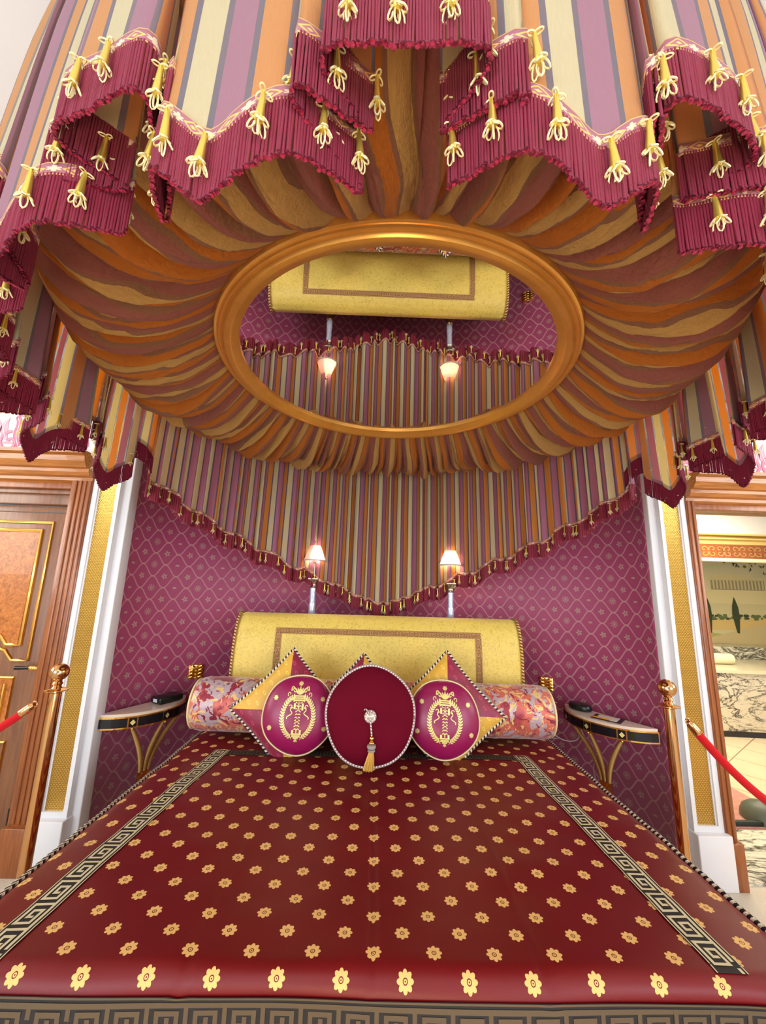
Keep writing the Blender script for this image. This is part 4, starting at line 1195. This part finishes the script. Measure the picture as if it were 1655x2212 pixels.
# ================================================================== WALL TABLES
def wall_table(sx, label):
    A = Vector((sx*1.705+(.04 if sx < 0 else 0), 2.55)); B = Vector((sx*1.375, 3.085)); ch = B-A; L = ch.length; tdir = ch/L
    nin = Vector((-sx*abs(tdir.y), -abs(tdir.x)))   # toward the room
    nin.normalize()
    # circle segment
    bul = .19; Rr = (L*L/4+bul*bul)/(2*bul)
    cen = (A+B)/2+nin*(bul-Rr)
    half = math.asin(L/2/Rr)
    def pt(s, off=0):  # s 0..1 from A to B
        a = -half+2*half*s; r = Rr+off
        d = nin*math.cos(a)+tdir*math.sin(a); p = cen+d*r; return p
    t = thing('wall_table', label, 'side table', (*((A+B)/2), .70), 'half-round gilt wall tables')
    n = 28
    def slab(z0, z1, off, mat, nm, par, sm=False):
        q = MB(); P_ = [pt(i/n, off) for i in range(n+1)]
        v = [(p.x, p.y, z0) for p in P_]+[(p.x, p.y, z1) for p in P_]
        f = [(i, i+1, n+2+i, n+1+i) for i in range(n)]+[(n, 0, n+1, 2*n+1), tuple(range(n, -1, -1)), tuple(range(n+1, 2*n+2))]
        q.add(v, f); return q.obj(nm, mat, par, smooth=False, bevel=0)
    slab(.757, .772, -.012, TOPST, 'table_top', t)
    ap = slab(.690, .757, -.002, GOLD, 'apron', t)
    def plate(s0, s1, z0, z1, off, m, q):
        k = 4; v = []
        for i in range(k+1):
            p = pt(s0+(s1-s0)*i/k, off); v += [(p.x, p.y, z0), (p.x, p.y, z1)]
        q.add(v, [(2*i, 2*i+2, 2*i+3, 2*i+1) for i in range(k)], m)
    q = MB(); cuts = [(.01, .235), (.31, .50), (.575, .765), (.84, .985)]
    for a, b in cuts: plate(a, b, .699, .748, .0015, 0, q)
    for a, b in ((.245, .30), (.51, .565), (.775, .83)):
        plate(a, b, .699, .748, .0015, 0, q); m_ = (a+b)/2; w = (b-a)*.36
        v = [(*pt(m_-w, .003), .7235), (*pt(m_, .003), .707), (*pt(m_+w, .003), .7235), (*pt(m_, .003), .740)]
        q.add([(x, y, z) for x, y, z in v], [(0, 1, 2, 3)], 1)
    q.obj('black_panel', [BLACKG, PALEGOLD], ap, smooth=False)
    q = MB()
    for s_ in (.275, .54, .80): p = pt(s_, -.012); q.ball((p.x, p.y, .684), .009)
    q.obj('gilt_bead', GOLD, ap)
    base = (A+B)/2+nin*.07
    foot = base
    for s_, off in ((.27, -.03), (.55, -.03), (.80, -.03)):
        p = pt(s_, off); path = []
        tgt = foot+tdir*(s_-.54)*.10
        for i in range(15):
            u = i/14; e = math.sin(u*PI/2)
            path.append((p.x+(tgt.x-p.x)*e**1.0, p.y+(tgt.y-p.y)*e, .69-.30*u-.03*math.sin(u*PI*0)))
        q = MB(); q.tube(path, [.010+.006*math.sin(PI*i/14*.9) for i in range(15)], 10)
        lg = q.obj('leg', GOLDR, t)
        q = MB(); q.tube([path[-1], (tgt.x+(s_-.54)*.03*tdir.x, tgt.y, .30), (foot.x+tdir.x*(s_-.54)*.06, foot.y+tdir.y*(s_-.54)*.06, .02)], [.014, .013, .012], 4, ref=(1, 0, 0)); q.obj('leg_foot', GOLD, lg, smooth=False)
    q = MB(); q.tube([(foot.x-sx*.0+tdir.x*.035*math.cos(a), foot.y+tdir.y*.035*math.cos(a)-.0, .30+.08*math.sin(a)) for a in [i*PI/10 for i in range(20)]], .007, 6, closed=True, ref=(1, 0, 0)); q.obj('oval_ring', GOLD, t)
    q = MB(); q.lathe([(.06, 0), (.06, .012), (.03, .02), (0, .022)], (foot.x, foot.y, 0), 20); q.obj('foot_plate', GOLD, t)
    return A, B, nin, tdir
m = Mat('braided_gilt'); u, v = m.uv(); k = ((u*230+v*2)*PI).sin().abs(); m.set(m.mix(k, (150, 96, 40), (228, 188, 116)), .35, .7); m.bump(k, .002, .9); GOLDR = m.m
A, B, nin, td = wall_table(-1, 'half-round gilt wall table with black panelled apron left of the bed')
def oriented(loc, ang): return Matrix.Translation(loc) @ Matrix.Rotation(ang, 4, 'Z')
ang = math.atan2(td.y, td.x)
pl = (A+B)/2+td*.10+nin*.07
t = thing('media_box', 'low black box with a small white label on the left wall table', 'electronic box', (pl.x, pl.y, .772))
q = MB(); q.box(-.085, .085, -.05, .05, .004, .044, T=oriented((pl.x, pl.y, .772), ang)); q.obj('casing', PLAST, t, bevel=.01)
q = MB(); q.box(-.07, .07, -.04, .04, .0, .006, T=oriented((pl.x, pl.y, .772), ang)); q.obj('foot', BLACKG, t, smooth=False)
q = MB(); q.box(-.0865, -.0855, -.020, .020, .014, .034, T=oriented((pl.x, pl.y, .772), ang)); q.obj('white_label', plain('white_sticker', (216, 222, 232), .6), t, smooth=False)
A, B, nin, td = wall_table(1, 'half-round gilt wall table with black panelled apron right of the bed')
ang = math.atan2(td.y, td.x)
pl = (A+B)/2+td*.155+nin*.045
t = thing('round_speaker', 'oval glossy dark device near inner end of the right wall table', 'device', (pl.x, pl.y, .772))
T = oriented((pl.x, pl.y, .774), ang)
q = MB(); q.lathe([(.050, 0), (.058, .006), (.060, .018), (.057, .034), (.050, .040), (.0, .042)], (0, 0, 0), 32)
q.v = [tuple(T @ Vector((x*1.35, y*.85, z))) for x, y, z in q.v]; q.obj('casing', PLAST, t)
q = MB(); q.lathe([(.045, -.002), (.045, .002), (0, .002)], (0, 0, 0), 24); q.v = [tuple(T @ Vector((x*1.35, y*.85, z))) for x, y, z in q.v]; q.obj('foot_ring', BLACKG, t)
pn = (A+B)/2-td*.05+nin*.075
T = oriented((pn.x, pn.y, .772), ang+.25)
t = thing('notepad', 'black-cornered blotter with a cream note sheet on the right wall table', 'notepad', (pn.x, pn.y, .772))
q = MB(); q.box(-.085, .085, -.06, .06, 0, .004, T=T); q.obj('blotter', INLAY, t, smooth=False)
q = MB(); q.box(-.060, .060, -.045, .045, .004, .006, T=T); q.obj('note_sheet', PAPER, t, smooth=False)
q = MB(); q.tube([T @ Vector((-.02, .052, .0095)), T @ Vector((.085, .046, .0095)), T @ Vector((.09, .0458, .0095))], [.0042, .0042, .001], 6); tag(q.obj('pencil', plain('pencil_paint', (222, 150, 40), .4)), 'yellow pencil lying along the back edge of the notepad', 'pencil')
q = MB()
def cable(pts, r=.0035):
    P_, _ = [tuple(p) for p in catmull(pts, .01)], 0; q.tube(P_, r, 6)
cable([(1.30, 3.02, .790), (1.24, 2.98, .80), (1.19, 2.96, .74), (1.20, 2.95, .64), (1.28, 2.93, .58), (1.36, 2.92, .575), (1.40, 2.93, .60), (1.40, 2.96, .66)])
cable([(1.40, 2.93, .685), (1.42, 2.88, .60), (1.46, 2.86, .50), (1.45, 2.86, .42), (1.47, 2.86, .34), (1.50, 2.86, .3)])
cable([(1.42, 2.93, .685), (1.45, 2.88, .62), (1.485, 2.85, .52), (1.49, 2.85, .40), (1.48, 2.86, .33), (1.46, 2.86, .30)])
cable([(1.26, 2.94, .58), (1.20, 2.98, .56), (1.18, 3.02, .45), (1.18, 3.03, .02)])
tag(q.obj('power_cables', CABLE), 'tangle of grey cables hanging under the right wall table', 'cable')

def wall_plate(t_, z, lab):
    x, y, _ = niche(t_, 0); x2, y2, _ = niche(t_+.01, 0); d = Vector((x2-x, y2-y)).normalized(); n_ = Vector((d.y, -d.x))
    T = Matrix.Translation((x+n_.x*.014, y+n_.y*.014, z)) @ Matrix.Rotation(math.atan2(d.y, d.x), 4, 'Z')
    t = thing('socket_plate', lab, 'wall plate', (x, y, z), 'gilt wall plates')
    q = MB(); q.box(-.05, .05, -.006, .014, -.05, .05, T=T); q.obj('plate', GOLD, t, bevel=.004)
    for r in range(4):
        q = MB(); q.tube([T @ Vector((-.045+.09*i/14, -.010-.006*abs(math.sin(i*PI/14*3)), -.036+.024*r+.006*math.sin(i*PI/14*3))) for i in range(15)], .008, 6); q.obj('ornament_row', GOLD, t)
def find_t(target_x):
    return min([i/400 for i in range(401)], key=lambda k: abs(niche(k, 0)[0]-target_x))
wall_plate(find_t(-1.335), .925, 'ornate gilt square wall plate beside the left end of the bolster')
wall_plate(find_t(1.30), .885, 'ornate gilt square wall plate beside the right end of the bolster')

# ================================================================== STANCHIONS AND ROPES
def stanchion(x, y, lab, H=1.145):
    t = thing('rope_stanchion', lab, 'stanchion', (x, y, 0), 'brass rope stanchions')
    q = MB(); q.lathe([(.16, 0), (.165, .012), (.15, .03), (.08, .05), (.04, .06), (.03, .08)], (x, y, 0), 36); q.obj('base', BRASS, t)
    q = MB(); q.lathe([(.0235, .07), (.0235, H-.125)], (x, y, 0), 32); q.obj('pole', BRASS, t)
    q = MB(); q.lathe([(.0235, H-.13), (.028, H-.125), (.046, H-.121), (.046, H-.117), (.022, H-.11), (.016, H-.10), (.022, H-.09), (.016, H-.08), (.018, H-.074)], (x, y, 0), 32); q.obj('collar', BRASS, t)
    q = MB(); q.ball((x, y, H-.0395), .0395, n=32); q.obj('ball_finial', BRASS, t)
    return t
SLX, SRX, SY = -1.512, 1.388, 2.0
stanchion(SLX, SY, 'brass ball-topped rope stanchion beside the left side of the bed', 1.165)
stanchion(SRX, SY, 'brass ball-topped rope stanchion beside the right side of the bed', 1.165)
stanchion(SLX-1.5, SY-.1, 'brass ball-topped rope stanchion beyond left edge of photo holding the rope end', 1.165)
stanchion(SRX+1.5, SY-.1, 'brass ball-topped rope stanchion beyond right edge of photo holding the rope end', 1.165)
def rope(a, b, sag, lab):
    t = thing('velvet_rope', lab, 'rope', a, 'velvet barrier ropes')
    A_, B_ = Vector(a), Vector(b); P_ = []
    for i in range(41):
        u = i/40; p = A_.lerp(B_, u); p.z -= sag*4*u*(1-u); P_.append(p)
    q = MB(); q.tube(P_[1:-1], .018, 14); q.obj('velvet_sleeve', ROPEV, t)
    for e, nx in ((0, 1), (40, -1)):
        q = MB(); d = (P_[e+nx*3]-P_[e]).normalized()
        q.tube([P_[e]+d*.015, P_[e]+d*.03, P_[e]+d*.075], [.009, .018, .020], 14)
        q.tube([P_[e]+d*.012+Vector((d.x*.0, 0, .0))+Vector((.010*math.cos(k*PI/5), 0, .012*math.sin(k*PI/5))) for k in range(10)], .0035, 6, closed=True, ref=(0, 1, 0)); q.obj('brass_end', BRASS, t)
rope((SLX-.05, SY-.035, 1.00), (SLX-1.44, SY-.1, 1.0), .30, 'red velvet rope with brass ends running left from the left stanchion')
rope((SRX+.05, SY-.035, 1.00), (SRX+1.44, SY-.1, 1.0), .47, 'red velvet rope with brass ends running right from the right stanchion')
